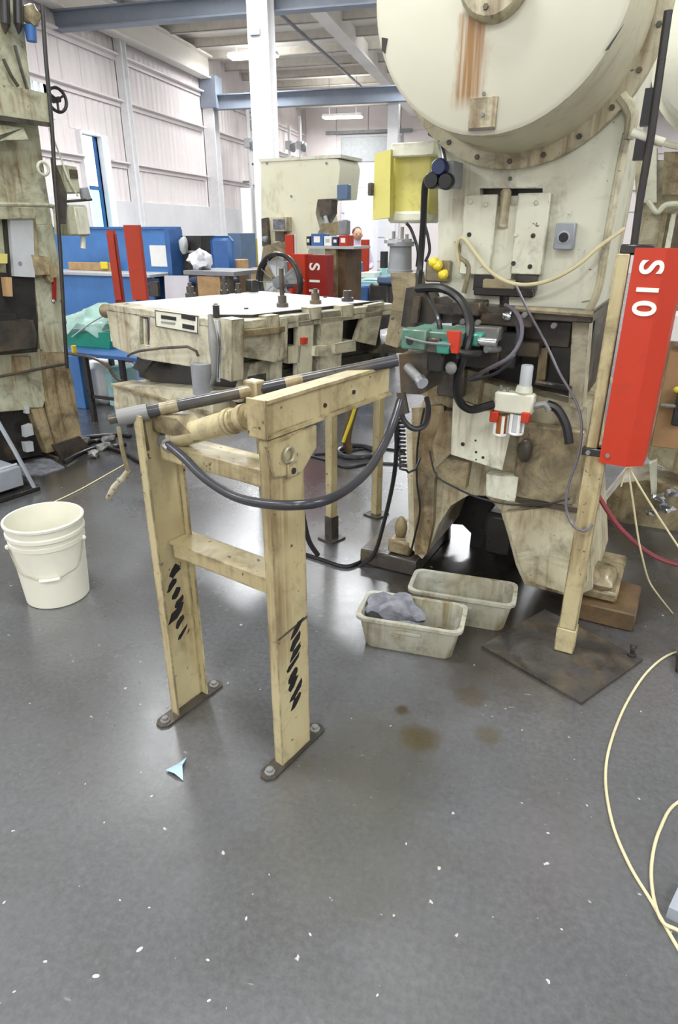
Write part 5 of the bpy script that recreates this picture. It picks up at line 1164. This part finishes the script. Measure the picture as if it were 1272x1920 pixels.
bgbox('white_cabinet', 'tall white cabinet standing before the far wall', 'cabinet', Fr(-4.2, 14.5, 0), 0, 646, 352, 700, 470, .6, 'sheet', None, .004, True)
# pipe risers on the left wall
def riser(px, y, top, ztop, label):
    t = thing('pipe_riser', label, 'pipe', ROOM, 'pipe risers on the left wall')
    r = ray(px, 350); x = max(r[0] / r[1] * y, -7.9)
    MB().cyl((x, y, 0), (x, y, ztop), .05, seg=10).build('riser_pipe', 'white', t)
    MB().box(x - .12, x + .12, y - .1, y + .1, top, top + .25, .02).build('valve_body', 'lgrey', t)
    MB().ball((x + .16, y - .05, top + .05), .12, .1, .14, .5).build('valve_actuator', 'grey', t)
    MB().box(x - .25, x + .02, y - .03, y + .03, top - .9, top - .84).build('bracket', 'grey', t)
    return t
riser(425, 20.0, 3.6, 5.0, 'white pipe riser nearest the grey bracketed wall column'); riser(476, 20.5, 4.1, 4.4, 'white pipe riser with a big valve left of the white column')
riser(545, 23.5, 3.9, 4.6, 'white pipe riser with grey valves right of the white column'); riser(565, 24.5, 4.0, 5.0, 'tall white pipe riser nearest the far corner')

# ---- person seated beyond the bench
PF = Fr(*[c * 1.0 for c in Fr(-2.0, 12.0, 0).w((0, 0, 0))[:2]], 0)
hd = PF.pix(670, 441, 0)
PF = Fr(PF.w((hd[0], 0, 0))[0], 12.0, 25); hz = hd[2]
pn = thing('person', 'person in a lilac grey shirt seated at the far bench', 'person', PF)
def skin(name, verts, edges, radii, mat, parent, root=0, sub=1):
    me = bpy.data.meshes.new(name); me.from_pydata(verts, edges, []); ob = bpy.data.objects.new(name, me); COL.objects.link(ob)
    md = ob.modifiers.new('skin', 'SKIN'); md.use_smooth_shade = True
    for i, r in enumerate(radii): me.skin_vertices[0].data[i].radius = (r, r); me.skin_vertices[0].data[i].use_root = (i == root)
    sb = ob.modifiers.new('subdivision', 'SUBSURF'); sb.levels = sub; sb.render_levels = sub
    bpy.context.view_layer.update()
    m2 = bpy.data.meshes.new_from_object(ob.evaluated_get(bpy.context.evaluated_depsgraph_get())); bpy.data.objects.remove(ob)
    m2.materials.clear(); m2.materials.append(M[mat]); o2 = bpy.data.objects.new(name, m2); COL.objects.link(o2); o2.parent = parent; return o2
sz = hz - .70; hz_ = hz
V = [(0, 0, sz), (0, .0, sz + .2), (0, -.02, hz - .22), (0, -.02, hz - .11), (0, -.02, hz), (.19, -.02, hz - .24), (.25, -.10, hz - .50), (.16, -.34, hz - .52), (-.19, -.02, hz - .24), (-.25, -.10, hz - .50), (-.16, -.34, hz - .52),
     (.10, -.02, sz - .02), (.13, -.42, sz), (.14, -.40, .08), (.14, -.52, .04), (-.10, -.02, sz - .02), (-.13, -.42, sz), (-.14, -.40, .08), (-.14, -.52, .04)]
Eg = [(0, 1), (1, 2), (2, 3), (3, 4), (2, 5), (5, 6), (6, 7), (2, 8), (8, 9), (9, 10), (0, 11), (11, 12), (12, 13), (13, 14), (0, 15), (15, 16), (16, 17), (17, 18)]
skin('body', V, Eg, [.15, .14, .13, .05, .095, .065, .05, .038, .065, .05, .038, .09, .075, .05, .045, .09, .075, .05, .045], 'lilac', pn, 0, 2)
MB().ball((0, -.03, hz + .01), .085, .10, .115).build('head', 'skin', pn)
MB().ball((0, .0, hz + .045), .09, .10, .095, .1).build('hair', 'hair', pn)
MB().ball((0, -.13, hz), .014, .018, .02).build('nose', 'skin', pn)
for s in (-1, 1):
    MB().ball((s * .032, -.118, hz + .02), .010, .008, .008).build('eye', 'dark_steel', pn); MB().ball((s * .086, -.02, hz), .012, .02, .03).build('ear', 'skin', pn)
    MB().ball((s * .15, -.38, hz - .525), .04, .05, .025).build('hand', 'skin', pn)
    MB().tube([(s * .10, -.02, sz - .02), (s * .13, -.42, sz), (s * .14, -.40, .10)], [.105, .09, .06], 10, 3).build('trouser_leg', 'denim', pn)
sto = thing('stool', 'black stool under the seated person', 'stool', PF)
MB().cyl((0, 0, sz - .20), (0, 0, sz - .14), .19, seg=20).build('seat', 'dark_steel', sto); MB().cyl((0, 0, 0), (0, 0, sz - .2), .035, seg=10).build('stem', 'dark_steel', sto); MB().lathe([(.22, 0), (.22, .02), (.03, .06), (0, .06)], (0, 0, 0), 'z', 18).build('foot', 'dark_steel', sto)
